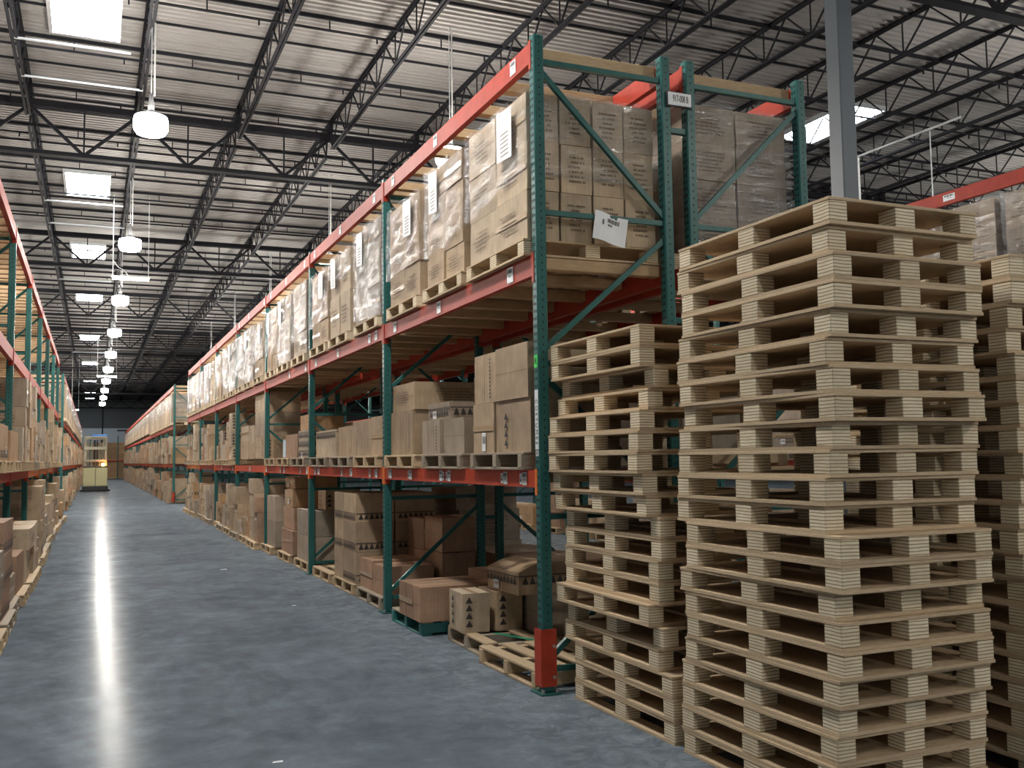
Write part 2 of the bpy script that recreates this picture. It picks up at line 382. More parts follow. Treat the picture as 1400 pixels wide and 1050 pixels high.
def build_skylights():
    fr = MB(); w, l = .52, 1.15
    for s in (-1, 1):
        fr.box(s*w-.03, s*w+.03, -l-.03, l+.03, -.085, 0, GALV); fr.box(-w-.03, w+.03, s*l-.03, s*l+.03, -.085, 0, GALV)
    pn = MB(); pn.box(-w+.03, w-.03, -l+.03, l-.03, -.082, -.074, SKY)
    fm, pm = fr.mesh('frame'), pn.mesh('panel')
    ys = [16.25, 27.0, 35.6, 45.4, 60.4, 76.0, 93.0, 108.0, 118.0]
    for i, y in enumerate(ys):
        s = thing('skylight', 'bright rectangular skylight above the left aisle, %s from the camera' % ORD[i], 'skylight', (-.22-.0015*y, y, ROOF), 0, 'skylights over the aisle')
        obj('frame', fm, s); obj('panel', pm, s)
    for i, y in enumerate((5.4, -5.4)):  # unseen skylights added along the row to brighten the near stacks
        s = thing('skylight', ['skylight overhead just before the first lamp, outside the frame', 'skylight overhead behind the photographer'][i], 'skylight', (-.22, y, ROOF), 0, 'skylights over the aisle')
        obj('frame', fm, s); obj('panel', pm, s)
    for i, (x, y) in enumerate(((14.7, 16.3), (14.7, 32), (29.3, 34), (14.7, 5.0), (29.3, 20))):
        s = thing('skylight', ['bright skylight seen beside the blue-grey column', 'bright skylight over the far right bays', 'bright skylight over the distant right bays', 'skylight over the near far-right aisle', 'bright skylight over the middle right bays'][i], 'skylight', (x, y, ROOF))
        obj('frame', fm, s); obj('panel', pm, s)

def build_lamps():
    df = MB(); df.lathe([(.16, .26), (.232, .24), (.245, .18), (.24, .05), (.20, -.01), (.08, -.03)][::-1], GLOW, 22)
    ho = MB(); ho.lathe([(.12, .25), (.10, .30), (.05, .34), (.045, .42), (.02, .60)], DARKGREY, 16)
    wi = MB(); wi.tube((0, 0, .60), (0, 0, 1.62), .008, GALV, 6); wi.tube((.045, 0, .58), (.045, 0, 1.70), .013, PAPERG, 6)
    dm, hm, wm = df.mesh('diffuser'), ho.mesh('housing'), wi.mesh('wire')
    wi2 = MB(); wi2.tube((0, 0, .60), (0, 0, 2.36), .008, GALV, 6); wi2.tube((.045, 0, .58), (.045, 0, 2.36), .013, PAPERG, 6); wm2 = wi2.mesh('wire')
    def lamp(x, y, label, group, z=6.43):
        t = thing('high_bay_lamp', label, 'lamp', (x, y, z), 0, group)
        obj('diffuser', dm, t)['label'] = 'glowing clear diffuser'; obj('housing', hm, t); obj('wire', wm if x < 2 else wm2, t)
    ys = [15.05, 23.7, 32.1, 40.2, 48.5, 56.3, 64.5, 72.8, 81.0, 89.2]
    for i, y in enumerate(ys):
        lamp(.72-.001*y, y, 'glowing round high-bay lamp hanging over the left aisle, %s from the camera' % ORD[i], 'high-bay lamps over the left aisle')
    lamp(.75, 6.6, 'glowing high-bay lamp overhead just before the aisle racks', 'high-bay lamps over the left aisle')
    lamp(.75, -9.6, 'glowing high-bay lamp overhead behind the photographer', 'high-bay lamps over the left aisle')
    for i, y in enumerate((14.93, 23.99, 33.0, 42.0, 51)):
        lamp(5.38, y, 'glowing high-bay lamp behind the top wrapped loads, %s from the camera' % ORD[i], 'high-bay lamps over the second aisle')
    for i in range(9):  # lamp row added in the next aisle to lighten the roof
        lamp(-4.7, 14.0+9.0*i, 'glowing high-bay lamp in the aisle behind the left rack, %s from the camera' % ORD[i], 'high-bay lamps behind the left rack')
    for i, (x, y) in enumerate(((9.4, -1.9), (15.0, 9.2), (15.0, 1.0), (22.5, 15.0), (22.5, 6.0), (30.5, 21.5), (30.5, 12), (39, 28), (47, 34))):  # unseen lamps, most of them added to brighten the roof on the right
        lamp(x, y, 'glowing high-bay lamp over the right-hand aisles, %s of those outside the frame' % ORD[i], 'high-bay lamps over the right aisles')
    for i, (x0, x1, y, z) in enumerate(((.36, 1.33, 27.7, 6.5), (.10, 1.18, 59.8, 6.5), (-1.35, -.88, 68.4, 5.0))):
        t = thing('tube_light', ['white fluorescent tube light hanging across the aisle, the nearer one', 'white fluorescent tube light hanging across the aisle, the farther one', 'small white hanging light beside the distant left racks'][i], 'lamp', ((x0+x1)/2, y, z))
        h = (x1-x0)/2
        mb = MB(); mb.tube((-h+.03, 0, -.03), (h-.03, 0, -.03), .035, TUBE, 10); obj('tube', mb, t)
        mb = MB(); mb.box(-h, h, -.06, .06, 0, .035, PAPER); obj('housing', mb, t)
        mb = MB(); mb.tube((-h+.04, 0, .03), (-h+.04, 0, 8.79-z), .014, PAPERG, 6); obj('conduit', mb, t)
        mb = MB(); mb.tube((h-.04, 0, .03), (h-.04, 0, 8.79-z), .007, GALV, 6); obj('wire', mb, t)
        if i == 0:
            mb = MB(); prev = (-h+.04, 0, .45)
            for s in range(1, 9):
                a = s/8; p = (-h+.04+a*.40, 0, .45-.18*min(1, a*3)-.25*a*a*a); mb.tube(prev, p, .012, PAPERG, 6); prev = p
            obj('cable', mb, t)
    # bare conduits across between joists, beside the skylights
    i = 0
    for (x0, x1, y) in ((-1.24, .45, 16.44), (-1.24, .70, 18.04), (-1.24, .60, 26.6), (-1.24, .70, 29.1), (-1.24, .5, 38.0), (-1.24, .7, 47.5), (-1.24, .6, 63.0)):
        mb = MB(); mb.tube((x0, 0, 0), (x1, 0, 0), .022, GALV, 8)
        tag(obj('conduit_pipe', mb, None, (0, y, 8.16)), 'thin galvanised conduit crossing under the skylight strip, %s from the camera' % ORD[i], 'pipe', 'conduits near the skylights'); i += 1
    mb = MB(); mb.tube((14.2, 12.4, 7.53), (14.2, 15.0, 7.56), .024, GALV, 8); mb.tube((14.2, 14.95, 7.54), (14.2, 14.95, 4.6), .028, PAPER, 8)
    tag(obj('conduit_pipe', mb), 'white conduit dropping beside the column above the pallet stack', 'pipe')
    mb = MB(); mb.tube((14.2, 13.1, 7.50), (14.2, 13.1, 4.6), .012, GALV, 6)
    tag(obj('hanging_rod', mb), 'thin steel rod hanging right of the white conduit', 'rod')

# ------------------------------------------------------------------ racks
def hole_decals(mb, w, h, near):
    z = .45; e = .0012
    while z < h-.04:
        for xo in (-.014, .014):    # two slanted teardrops on the aisle faces
            for s in (-1, 1):
                X = s*(w/2+e); y = xo
                pts = [(X, y-.006, z-.012), (X, y+.006, z-.012), (X, y+.009, z+.004), (X, y, z+.013), (X, y-.009, z+.004)]
                mb.poly(pts if s > 0 else pts[::-1], DKHOLE)
        for s in (-1, 1):
            Y = s*(w/2+e); zz = z+.025
            pts = [(math.cos(t)*.006, Y, zz+math.sin(t)*.008) for t in [i*math.pi/3 for i in range(6)]]
            mb.poly(pts if s < 0 else pts[::-1], DKHOLE)
        z += .0508
FR = {}
def frame_meshes(w):
    if w in FR: return FR[w]
    p = MB(); pw = .078; p.bev(-pw/2, pw/2, -pw/2, pw/2, .012, ZT, .008, GREEN); hole_decals(p, pw, ZT, True)
    far = MB(); far.box(-pw/2, pw/2, -pw/2, pw/2, .012, ZT, GREEN)
    bp = MB(); bp.box(-.075, .075, -.09, .09, 0, .012, GREEN); bp.tube((-.05, -.06, .012), (-.05, -.06, .035), .012, BOLT, 6); bp.tube((.05, -.06, .012), (.05, -.06, .035), .012, BOLT, 6)
    gd = MB(); g = .052
    gd.box(-g-.006, -g, -g, g, .05, .42, GUARD); gd.box(-g, g, -g-.006, -g, .05, .42, GUARD); gd.box(g-.03, g, -g-.006, -g+.01, .05, .42, GUARD)
    for z in (.11, .31): gd.tube((.03, -g-.018, z), (.03, -g-.004, z), .011, BOLT, 8)
    braces = []
    a, b = .03, w-.03
    def hb(z): m = MB(); m.bar((a, 0, z), (b, 0, z), .032, .036, GREEN); return ('horizontal_brace', m.mesh('horizontal_brace'))
    def db(z0, z1): m = MB(); m.bar((a, 0, z0), (b, 0, z1), .032, .036, GREEN); return ('diagonal_brace', m.mesh('diagonal_brace'))
    braces = [hb(4.28), db(4.21, 3.27), hb(3.22), db(2.28, 3.10), hb(2.18), db(2.08, 1.24), hb(1.15), db(.22, 1.05), hb(.15)]
    FR[w] = (p.mesh('post'), far.mesh('post'), bp.mesh('base_plate'), gd.mesh('post_guard'), braces)
    return FR[w]

def barcode_label(parent, x, y, z, w, h, face, arrow=0, mat=PAPER, bar=True):
    """a paper tag lying on a face looking along -X (face=-1) or +X"""
    mb = MB(); e = .0015*face
    def q(y0, y1, z0, z1, m, k):
        X = x+e*k; p = [(X, y0, z0), (X, y1, z0), (X, y1, z1), (X, y0, z1)]
        mb.poly(p if face > 0 else p[::-1], m)
    q(y-w/2, y+w/2, z-h/2, z+h/2, mat, 1)
    if bar:
        n = 9
        for i in range(n):
            yy = y-w*.38+w*.76*i/n; q(yy, yy+w*.76/n*(.35+.3*(i % 3)), z+h*.12, z+h*.40, INK, 2)
        for i in range(3): q(y-w*.2+i*w*.14, y-w*.12+i*w*.14, z-h*.12, z-h*.02, INK, 2)
    if arrow:
        ya = y-face*(w*.5+h*.28)*arrow; aw = h*.42
        q(ya-aw/2, ya+aw/2, z-h*.42, z+h*.38, PAPER, 1)
        q(ya-aw*.12, ya+aw*.12, z-h*.1, z+h*.28, INK, 2)
        X = x+e*2; p = [(X, ya-aw*.36, z-h*.06), (X, ya, z-h*.36), (X, ya+aw*.36, z-h*.06)]
        mb.poly(p if face < 0 else p[::-1], INK)
    return obj('barcode_label', mb, parent)

def rack(label, xf, side, ys, w, detail=99, guards=(), levels=(Z1, Z2, Z3), bmat=(ORANGE, DUSTY, DUSTY), boards=(), special=None, single=False):
    """xf: aisle face, side: +1 if the rack's depth runs to +X. Rack > upright_frame > post..., beam, crossbar"""
    t = thing('pallet_rack', label, 'rack', (xf, ys[0], 0), 0, 'pallet racks')
    P, PF, BP, GD, BR = frame_meshes(w-.078)
    pw = .078
    for k, y in enumerate(ys):
        yy = y-ys[0]
        if single or k >= detail:
            mb = MB()
            for xx in (pw/2, w-pw/2): mb.box(xx-pw/2, xx+pw/2, -pw/2, pw/2, 0, ZT, GREEN)
            for (z0, z1) in ((4.28, 4.28), (4.21, 3.27), (3.22, 3.22), (2.28, 3.1), (2.18, 2.18), (2.08, 1.24), (1.15, 1.15), (.22, 1.05), (.15, .15)):
                mb.bar((pw/2, 0, z0), (w-pw/2, 0, z1), .03, .03, GREEN)
            obj('upright_frame', mb, t, (0 if side > 0 else -w, yy, 0)); continue
        f = obj('upright_frame', None, t, (pw/2 if side > 0 else -pw/2, yy, 0)); f.scale = (side, 1, 1)
        if xf == XB: f.location.x = w-pw/2; f.scale = (-1, 1, 1)
        for xx in (0, w-pw):
            obj('post', P, f, (xx, 0, 0)); obj('base_plate', BP, f, (xx, 0, 0))
        for nm, me in BR: obj(nm, me, f)
        if k in guards: obj('post_guard', GD, f)['label'] = 'red-orange bolted steel guard around the post foot'
    for li, z in enumerate(levels):
        for k in range(len(ys)-1):
            y0, y1 = ys[k]-ys[0]+pw/2, ys[k+1]-ys[0]-pw/2; h = .115 if li == 0 else .145
            for fb in (0, 1):
                m = bmat[li]
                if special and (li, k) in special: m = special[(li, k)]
                xx = (.004 if fb == 0 else w-.054); xx = xx if side > 0 else -xx-.05
                mb = MB(); mb.box(xx, xx+.05, y0+.006, y1-.006, z-h, z, m)
                # connector plates with a step, wrapping the post
                xo = (-.004 if fb == 0 else w-.002); xo = xo if side > 0 else -xo-.006
                for ye, s in ((y0, -1), (y1, 1)):
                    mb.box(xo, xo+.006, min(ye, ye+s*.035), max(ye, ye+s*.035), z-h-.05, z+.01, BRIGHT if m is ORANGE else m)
                    mb.box(xx, xx+.05, min(ye, ye-s*.006), max(ye, ye-s*.006), z-h-.05, z+.01, m)
                obj('beam', mb, t)
    # timber crossbars
    cnt = 0; rest = MB()
    for li, n in boards:
        z = levels[li]
        for k in range(len(ys)-1):
            y0, y1 = ys[k]-ys[0]+.12, ys[k+1]-ys[0]-.12
            for i in range(n):
                yy = y0+(y1-y0)*(i/(n-1)) + random.Random(k*31+i+li*7).uniform(-.05, .05)*(0 < i < n-1)
                xa, xb = (.056, w-.056) if side > 0 else (-w+.056, -.056)
                hh = .085
                if cnt < 98:
                    mb = MB(); mb.bev(xa, xb, yy-.045, yy+.045, z-hh, z-.004, .004, TIMB); obj('crossbar', mb, t); cnt += 1
                else: rest.bev(xa, xb, yy-.045, yy+.045, z-hh, z-.004, .004, TIMB)
    if rest.v:
        r = obj('crossbar', rest, t); r['kind'] = 'stuff'
    return t

# ------------------------------------------------------------------ pallets
def block_pallet(wx, wy, h, deck, blk):
    """returns list of (name, mesh) in pallet space, origin at base centre"""
    t = .015; parts = []
    x, y = wx/2, wy/2
    m = MB(); m.bev(-x, x, -y, y, h-t, h, .002, deck); parts.append(('top_deck', m.mesh('top_deck')))
    m = MB()
    for xx in (-x+.05, 0, x-.05): m.box(xx-.05, xx+.05, -y, y, 0, t, deck)
    for yy in (-y+.05, y-.05): m.box(-x+.1, -.05, yy-.05, yy+.05, 0, t, deck); m.box(.05, x-.1, yy-.05, yy+.05, 0, t, deck)
    parts.append(('bottom_deck', m.mesh('bottom_deck')))
    for i, xx in enumerate((-x+.052, 0, x-.052)):
        for j, yy in enumerate((-y+.055, 0, y-.055)):
            m = MB(); a = .050 if i != 1 else .058; b = .052 if j != 1 else .062
            m.bev(xx-a, xx+a, yy-b, yy+b, t, h-t, .003, blk); parts.append(('block', m.mesh('block')))
    return parts
def slat_pallet(wx, wy, h, mat, mat2=None, n=6, skip=()):
    """slatted top boards (running along X) on three bearers running along Y ends open to the aisle"""
    parts = []; x, y = wx/2, wy/2; m = MB(); mat2 = mat2 or mat
    for yy in (-y+.05, 0, y-.05): m.bev(-x, x, yy-.045/2-.01, yy+.045/2+.01, .018, h-.018, .003, mat)
    parts.append(('bearer', m.mesh('bearer')))
    m = MB()
    for i in range(n):
        if i in skip: continue
        xx = -x+.06+(wx-.12)*i/(n-1); m.bev(xx-.05, xx+.05, -y, y, h-.018, h, .003, mat2)
    parts.append(('deck_boards', m.mesh('deck_boards')))
    m = MB()
    for xx in (-x+.05, 0, x-.05): m.bev(xx-.045, xx+.045, -y, y, 0, .018, .003, mat)
    parts.append(('bottom_boards', m.mesh('bottom_boards')))
    return parts
PAL = {}
def place_pallet(kind, x, y, z, rz, label, group, parts=True):
    pal = thing('wooden_pallet', label, 'pallet', (x, y, z), rz, group) if parts else None
    if parts:
        for nm, me in PAL[kind]: obj(nm, me, pal)
    else:
        key = kind+'_one'
        if key not in PAL:
            v = []; f = []; mi = []; mats = []
            for nm, me in PAL[kind]:
                o = len(v); v += [tuple(q.co) for q in me.vertices]
                for q in me.polygons:
                    f.append(tuple(o+a for a in q.vertices)); mm = me.materials[q.material_index]
                    if mm not in mats: mats.append(mm)
                    mi.append(mats.index(mm))
            me = bpy.data.meshes.new('wooden_pallet'); me.from_pydata(v, [], f)
            for q in mats: me.materials.append(q)
            me.polygons.foreach_set('material_index', mi); PAL[key] = me
        pal = tag(obj('wooden_pallet', PAL[key], None, (x, y, z), rz), label, 'pallet', group)
    return pal

def build_pallet_stacks():
    ph = .1203
    PAL['stack'] = block_pallet(.865, 1.16, .119, PLY, BLOCK)
    PAL['stackb'] = block_pallet(.90, 1.15, .119, PLY, BLOCK)
    rnd = random.Random(11)
    # near edge of each pallet in the tall stack, from the top down
    nu = [3.196, 3.225, 3.183, 3.18, 3.223, 3.238, 3.214, 3.198, 3.248, 3.255, 3.266, 3.281, 3.192, 3.195, 3.261, 3.225, 3.215, 3.237, 3.275, 3.281, 3.283, 3.273]
    n = len(nu)
    for i in range(n):
        lv = n-1-i
        dx = rnd.uniform(-.008, .008); rz = rnd.uniform(-.012, .012)
        if i == 1: rz += .01
        lab = 'new plywood block pallet at the very top of the tallest stack' if i == 0 else 'new plywood block pallet in the tall front stack, %s from the top' % ordw(i)
        place_pallet('stack', 2.865+.4325+dx, nu[i]+.58, lv*ph+.0005, rz, lab, 'pallets of the tall front stack')
    # second stack: aisle face and far edge from the top down
    lu = [(2.815, 5.86), (2.815, 5.86), (2.875, 5.816), (2.86, 5.857), (2.8, 5.86), (2.785, 5.857), (2.785, 5.86), (2.815, 5.86), (2.83, 5.86), (2.875, 5.784),
          (2.875, 5.789), (2.875, 5.816), (2.875, 5.81), (2.83, 5.86), (2.875, 5.787), (2.875, 5.835), (2.875, 5.702), (2.875, 5.696), (2.875, 5.701)]
    n = len(lu); ph2 = .1207
    for i in range(n):
        lv = n-1-i
        lab = 'new plywood block pallet topping the shorter stack beside the green post' if i == 0 else 'new plywood block pallet in the shorter stack by the post, %s from the top' % ordw(i)
        place_pallet('stack', lu[i][0]+.4325, lu[i][1]-.58, lv*ph2+.0005, rnd.uniform(-.005, .005), lab, 'pallets of the shorter stack beside the rack')
    n = 21
    for i in range(n):
        lv = n-1-i
        lab = 'new plywood block pallet topping the stack at the right edge' if i == 0 else 'new plywood block pallet in the right-edge stack, %s from the top' % ordw(i)
        place_pallet('stackb', 3.99+.45+rnd.uniform(-.012, .012), 3.26+.575+rnd.uniform(-.02, .02), lv*.1183+.0005, rnd.uniform(-.014, .014), lab, 'pallets of the stack at the right edge')

# ------------------------------------------------------------------ cartons
def glyph_rows(q, rnd, y0, y1, z0, z1, rows, mat, size=.018):
    """rows of small ink marks where the carton carries fine print too small to read"""
    for r in range(rows):
        z = z1-(z1-z0)*(r+.5)/rows; y = y0+rnd.uniform(0, (y1-y0)*.25); end = y1-rnd.uniform(0, (y1-y0)*.3)
        while y < end:
            w = rnd.uniform(.5, .9)*size
            q(y, y+w*.8, z-size*.4, z+size*.4, mat, 2); y += w*1.15
            if rnd.random() < .15: y += size*.6
def carton_mesh(w, d, h, ci, style, seed, face=-1):
    """w along X, d along Y, h up, origin at base centre; face: -1 if the side that shows looks to -X"""
    rnd = random.Random(seed); mat = CARD[ci]; mb = MB(); k = mb.m(mat)
    n = 4; X, Y = w/2, d/2
    sag = rnd.uniform(0, .010); lean = rnd.uniform(-.004, .004)
    idx = {}
    def vert(i, j, l):
        key = (i, j, l)
        if key in idx: return idx[key]
        x = -X+w*i/n; y = -Y+d*j/n; z = h*l/n
        inner = [0 < i < n, 0 < j < n, 0 < l < n]
        if i in (0, n): x -= (1 if i else -1)*(.003 + (.004*math.sin(math.pi*j/n)*math.sin(math.pi*l/n)) + (rnd.uniform(0, .003) if sum(inner) < 2 else 0))
        if j in (0, n): y -= (1 if j else -1)*(.003 + (.004*math.sin(math.pi*i/n)*math.sin(math.pi*l/n)) + (rnd.uniform(0, .003) if sum(inner) < 2 else 0))
        if l == n: z -= sag*math.sin(math.pi*i/n)*math.sin(math.pi*j/n)
        if style == 'arched' and l == n: z += .075*math.sin(math.pi*i/n) * (1)
        x += lean*l/n
        idx[key] = len(mb.v); mb.v.append((x, y, z)); return idx[key]
    for a in range(n):
        for b in range(n):
            for (f) in (((0, a, b), (0, a, b+1), (0, a+1, b+1), (0, a+1, b)), ((n, a, b), (n, a+1, b), (n, a+1, b+1), (n, a, b+1)),
                        ((a, 0, b), (a+1, 0, b), (a+1, 0, b+1), (a, 0, b+1)), ((a, n, b), (a, n, b+1), (a+1, n, b+1), (a+1, n, b)),
                        ((a, b, 0), (a, b+1, 0), (a+1, b+1, 0), (a+1, b, 0)), ((a, b, n), (a+1, b, n), (a+1, b+1, n), (a, b+1, n))):
                mb.f.append(tuple(vert(*p) for p in f)); mb.mi.append(k)
    e = .0012
    def qx(y0, y1, z0, z1, m, kk=1, s=face):      # on the aisle-facing side
        xx = s*(X+e*kk); p = [(xx, y0, z0), (xx, y1, z0), (xx, y1, z1), (xx, y0, z1)]; mb.poly(p if s > 0 else p[::-1], m)
    def qy(x0, x1, z0, z1, m, kk=1, s=-1):
        yy = s*(Y+e*kk); p = [(x0, yy, z0), (x1, yy, z0), (x1, yy, z1), (x0, yy, z1)]; mb.poly(p if s < 0 else p[::-1], m)
    def qt(x0, x1, y0, y1, m, kk=1):
        z = h+e*kk; mb.poly([(x0, y0, z), (x1, y0, z), (x1, y1, z), (x0, y1, z)], m)
    def tri_band_v(q, yc, z0, z1, s=.055):
        z = z0+s*.5
        while z+s < z1:
            X0 = yc-s/2
            for t in range(3): q(yc-s*.5+t*s*.17, yc+s*.5-t*s*.17, z+t*s*.27, z+(t+1)*s*.27, INK, 2)
            z += s*1.15
    def tri_band_h(q, y0, y1, zc, s=.055):
        q(y0+.005, y1-.005, zc+s*.62, zc+s*.78, INK, 2)
        y = y0+s*.7
        while y+s < y1:
            for t in range(3): q(y+t*s*.15, y+s*.9-t*s*.15, zc-s*.5+t*s*.34, zc-s*.5+(t+1)*s*.34, INK, 2)
            y += s*1.15
    # top seam and tape
    if style != 'arched':
        if w > d: qt(-X+.004, X-.004, -.022, .022, TAPE, 1)
        else: qt(-.022, .022, -Y+.004, Y-.004, TAPE, 1)
    if style in ('plain', 'text', 'label'):
        qx(-Y+.01, Y-.01, h*.5-.0015, h*.5+.0015, SEAM, 1)
        if rnd.random() < .5: qx(-Y+.006, Y-.006, h*.5-.022, h*.5+.022, TAPE, 1)
    if style == 'plain' and rnd.random() < .5: qy(-.002, .002, .01, h-.01, SEAM, 1)
    if style == 'text':
        glyph_rows(qx, rnd, -Y*.5, Y*.7, h*.25, h*.72, 5, INK2, min(.022, h*.05))
        glyph_rows(qy, rnd, -X*.6, X*.6, h*.2, h*.8, 6, INK2, min(.022, h*.05))
    if style == 'tri_v':
        tri_band_v(qx, Y*.35, .02, h-.02); tri_band_v(qy, -X+.06, .02, h-.02)
        qx(-.0015, .0015, .01, h-.01, SEAM, 1)
    if style == 'tri_h':
        tri_band_h(qx, -Y, Y, .06); tri_band_h(qy, -X, X, .06)
    if style == 'tri_top' or style == 'arched':
        tri_band_h(qx, -Y, Y, h-.07); tri_band_h(qy, -X, X, h-.07)
    if style == 'stripes':         # several slim cartons' seams down the aisle side
        m_ = max(2, int(d/.16))
        for i in range(1, m_):
            yy = -Y+d*i/m_; qx(yy-.003, yy+.003, .006, h-.006, SEAM, 1)
        tri_band_v(qx, -Y+d*.5/m_, .02, h-.02, .025)
    return mb.mesh('cardboard_carton')

def carton_label(parent, w, d, h, face, where='low', mat=PAPER):
    mb = MB(); x = face*(w/2+.003)
    def q(y0, y1, z0, z1, m, kk):
        xx = face*(w/2+.003+.001*kk); p = [(xx, y0, z0), (xx, y1, z0), (xx, y1, z1), (xx, y0, z1)]; mb.poly(p if face > 0 else p[::-1], m)
    lw, lh = .10, .07; yc = d*.18; zc = h*.3 if where == 'low' else h*.7
    if where == 'tall': lw, lh, yc, zc = .075, .14, -d*.05, h*.22
    q(yc-lw/2, yc+lw/2, zc-lh/2, zc+lh/2, mat, 1)
    for i in range(8): q(yc-lw*.4+i*lw*.1, yc-lw*.4+i*lw*.1+lw*.05, zc-lh*.1, zc+lh*.3, INK2, 2)
    o = obj('paper_label', mb, parent); o['label'] = 'white barcode label'; return o

NCART = 0
def carton(x0, x1, y0, y1, z0, h, ci, style, label, group, rz=0.0, face=-1, lab=None, tilt=None):
    global NCART
    NCART += 1
    w, d = x1-x0, y1-y0
    o = obj('cardboard_carton', carton_mesh(w, d, h, ci, style, NCART*7+3, face), None, ((x0+x1)/2, (y0+y1)/2, z0+.0008), rz)
    if tilt: o.rotation_euler = (tilt[0], tilt[1], rz)
    tag(o, label, 'carton', group)
    if lab: carton_label(o, w, d, h, face, lab)
    return o

# ------------------------------------------------------------------ wrapped pallet loads
def film_shell(mb, X, Y, z0, z1, seed, ny=22, nz=14, amp=.012, slant=.0, top=True):
    rnd = random.Random(seed); per = [(-X, -Y, X, -Y), (X, -Y, X, Y), (X, Y, -X, Y), (-X, Y, -X, -Y)]
    loop = []
    for (xa, ya, xb, yb) in per:
        for i in range(ny): t = i/ny; loop.append((xa+(xb-xa)*t, ya+(yb-ya)*t))
    n = len(loop); k = mb.m(WRAP); i0 = len(mb.v)
    ph = [rnd.uniform(0, 6.28) for _ in range(8)]
    for r in range(nz+1):
        for j, (x, y) in enumerate(loop):
            a = j/n*2*math.pi
            zz = z0 + (z1-z0)*r/nz
            if r == 0: zz = max(.004, zz+slant*math.sin(a+ph[0]) + .02*math.sin(5*a+ph[1]))
            o = .006+amp*(.5+.5*math.sin(a*7+r*1.3+ph[2])*math.sin(r*.9+ph[3]+a*3)) + rnd.uniform(0, amp*.6)
            L_ = math.hypot(x, y); sx = (1 if x > 0 else -1) if abs(x) > X-.001 else 0; sy = (1 if y > 0 else -1) if abs(y) > Y-.001 else 0
            mb.v.append((x+sx*o, y+sy*o, zz))
    for r in range(nz):
        for j in range(n):
            j2 = (j+1) % n; mb.f.append((i0+r*n+j, i0+r*n+j2, i0+(r+1)*n+j2, i0+(r+1)*n+j)); mb.mi.append(k)

LOADS = {}
def load_parts(kind, wx, wy, hh, nx, ny, nz, ci, seed, sheet=True, cover=.45, face=-1):
    """cartons in a grid (outer ones only), film round the top part, paper sheet under the film"""
    rnd = random.Random(seed); parts = []; cx, cy, cz = wx/nx, wy/ny, hh/nz
    for l in range(nz):
        for i in range(nx):
            for j in range(ny):
                if 0 < i < nx-1 and 0 < j < ny-1 and l < nz-1: continue
                jx, jy = rnd.uniform(-.006, .006), rnd.uniform(-.006, .006)
                me = carton_mesh(cx-.006, cy-.006, cz-.003, ci, 'text', seed*100+l*20+i*5+j, face)
                parts.append(('carton', me, (-wx/2+cx*(i+.5)+jx, -wy/2+cy*(j+.5)+jy, l*cz)))
    mb = MB(); film_shell(mb, wx/2+.008, wy/2+.008, hh*(1-cover), hh+.01, seed, slant=.08)
    parts.append(('stretch_film', mb.mesh('stretch_film'), (0, 0, 0)))
    if sheet:
        mb = MB(); xx = face*(wx/2+.034); s = wy*.12
        yc = wy*.22*(-1 if seed % 2 else 1)
        p = [(xx, yc-s, hh*.60), (xx, yc+s, hh*.62), (xx, yc+s, hh*.97), (xx, yc-s, hh*.95)]; mb.poly(p if face > 0 else p[::-1], PAPER)
        mb.poly([(a-face*.001, b, c) for a, b, c in (p[::-1] if face > 0 else p)], PAPER)
        for i in range(6):
            z = hh*(.64+.03*i); q = [(xx+face*.001, yc-s*.6, z), (xx+face*.001, yc+s*.5, z), (xx+face*.001, yc+s*.5, z+.008), (xx+face*.001, yc-s*.6, z+.008)]
            mb.poly(q if face > 0 else q[::-1], INK2)
        parts.append(('paper_sheet', mb.mesh('paper_sheet'), (0, 0, 0)))
    LOADS[kind] = parts
def place_load(kind, x, y, z, rz, label, group):
    t = thing('wrapped_load', label, 'wrapped load', (x, y, z), rz, group)
    for nm, me, loc in LOADS[kind]: obj(nm, me, t, loc)
    return t
def far_load(x, y, z, wx, wy, hh, ci, seed, label, group, face):
    key = ('far', ci, seed % 5, face)
    if key not in LOADS:
        rnd = random.Random(seed); mb = MB(); nx, ny, nz = 3, 2, 3
        for l in range(nz):
            for j in range(ny):
                mb.bev(-wx/2, wx/2, -wy/2+wy/ny*j+.003, -wy/2+wy/ny*(j+1)-.003, hh/nz*l, hh/nz*(l+1)-.004, .008, CARD[ci])
        film_shell(mb, wx/2+.008, wy/2+.008, hh*.5, hh*.96, seed, 8, 6, .02, .1)
        LOADS[key] = mb.mesh('wrapped_load')
    return tag(obj('wrapped_load', LOADS[key], None, (x, y, z)), label, 'wrapped load', group)

# ================================================================== assembly
build_setting()
build_roof()
build_skylights()
build_lamps()

YS = [YR+BAY*k for k in range(8)]
r1 = rack('teal and orange pallet rack lining the right side of the aisle', XR, 1, YS, WR, 8, guards=(0,),
          boards=((2, 7), (1, 7), (0, 5)), special={(0, 6): BRIGHT})  # special: orange glow on the last low beams painted into their colour
r2 = rack('teal and orange pallet rack standing back to back behind the aisle rack', XB, 1, YS, WR, 3,
          boards=((2, 6), (1, 6), (0, 4)))
YS2 = [38.27+BAY*k for k in range(17)]
r3 = rack('distant pallet rack row beyond the cross aisle on the right', XR, 1, YS2, WR, 1, guards=(0,), boards=((2, 3),), single=False)
r4 = rack('pallet rack across the second aisle with its beam at the right edge', X3, 1, [1.3, 5.05, 8.8], WR, 3, boards=((1, 6),))
r5 = rack('pallet rack across the second aisle seen through the near rack', X3, 1, [9.9+BAY*k for k in range(8)], WR, 3, boards=((1, 4),))
YL = [6.45+3.31*k for k in range(8)]
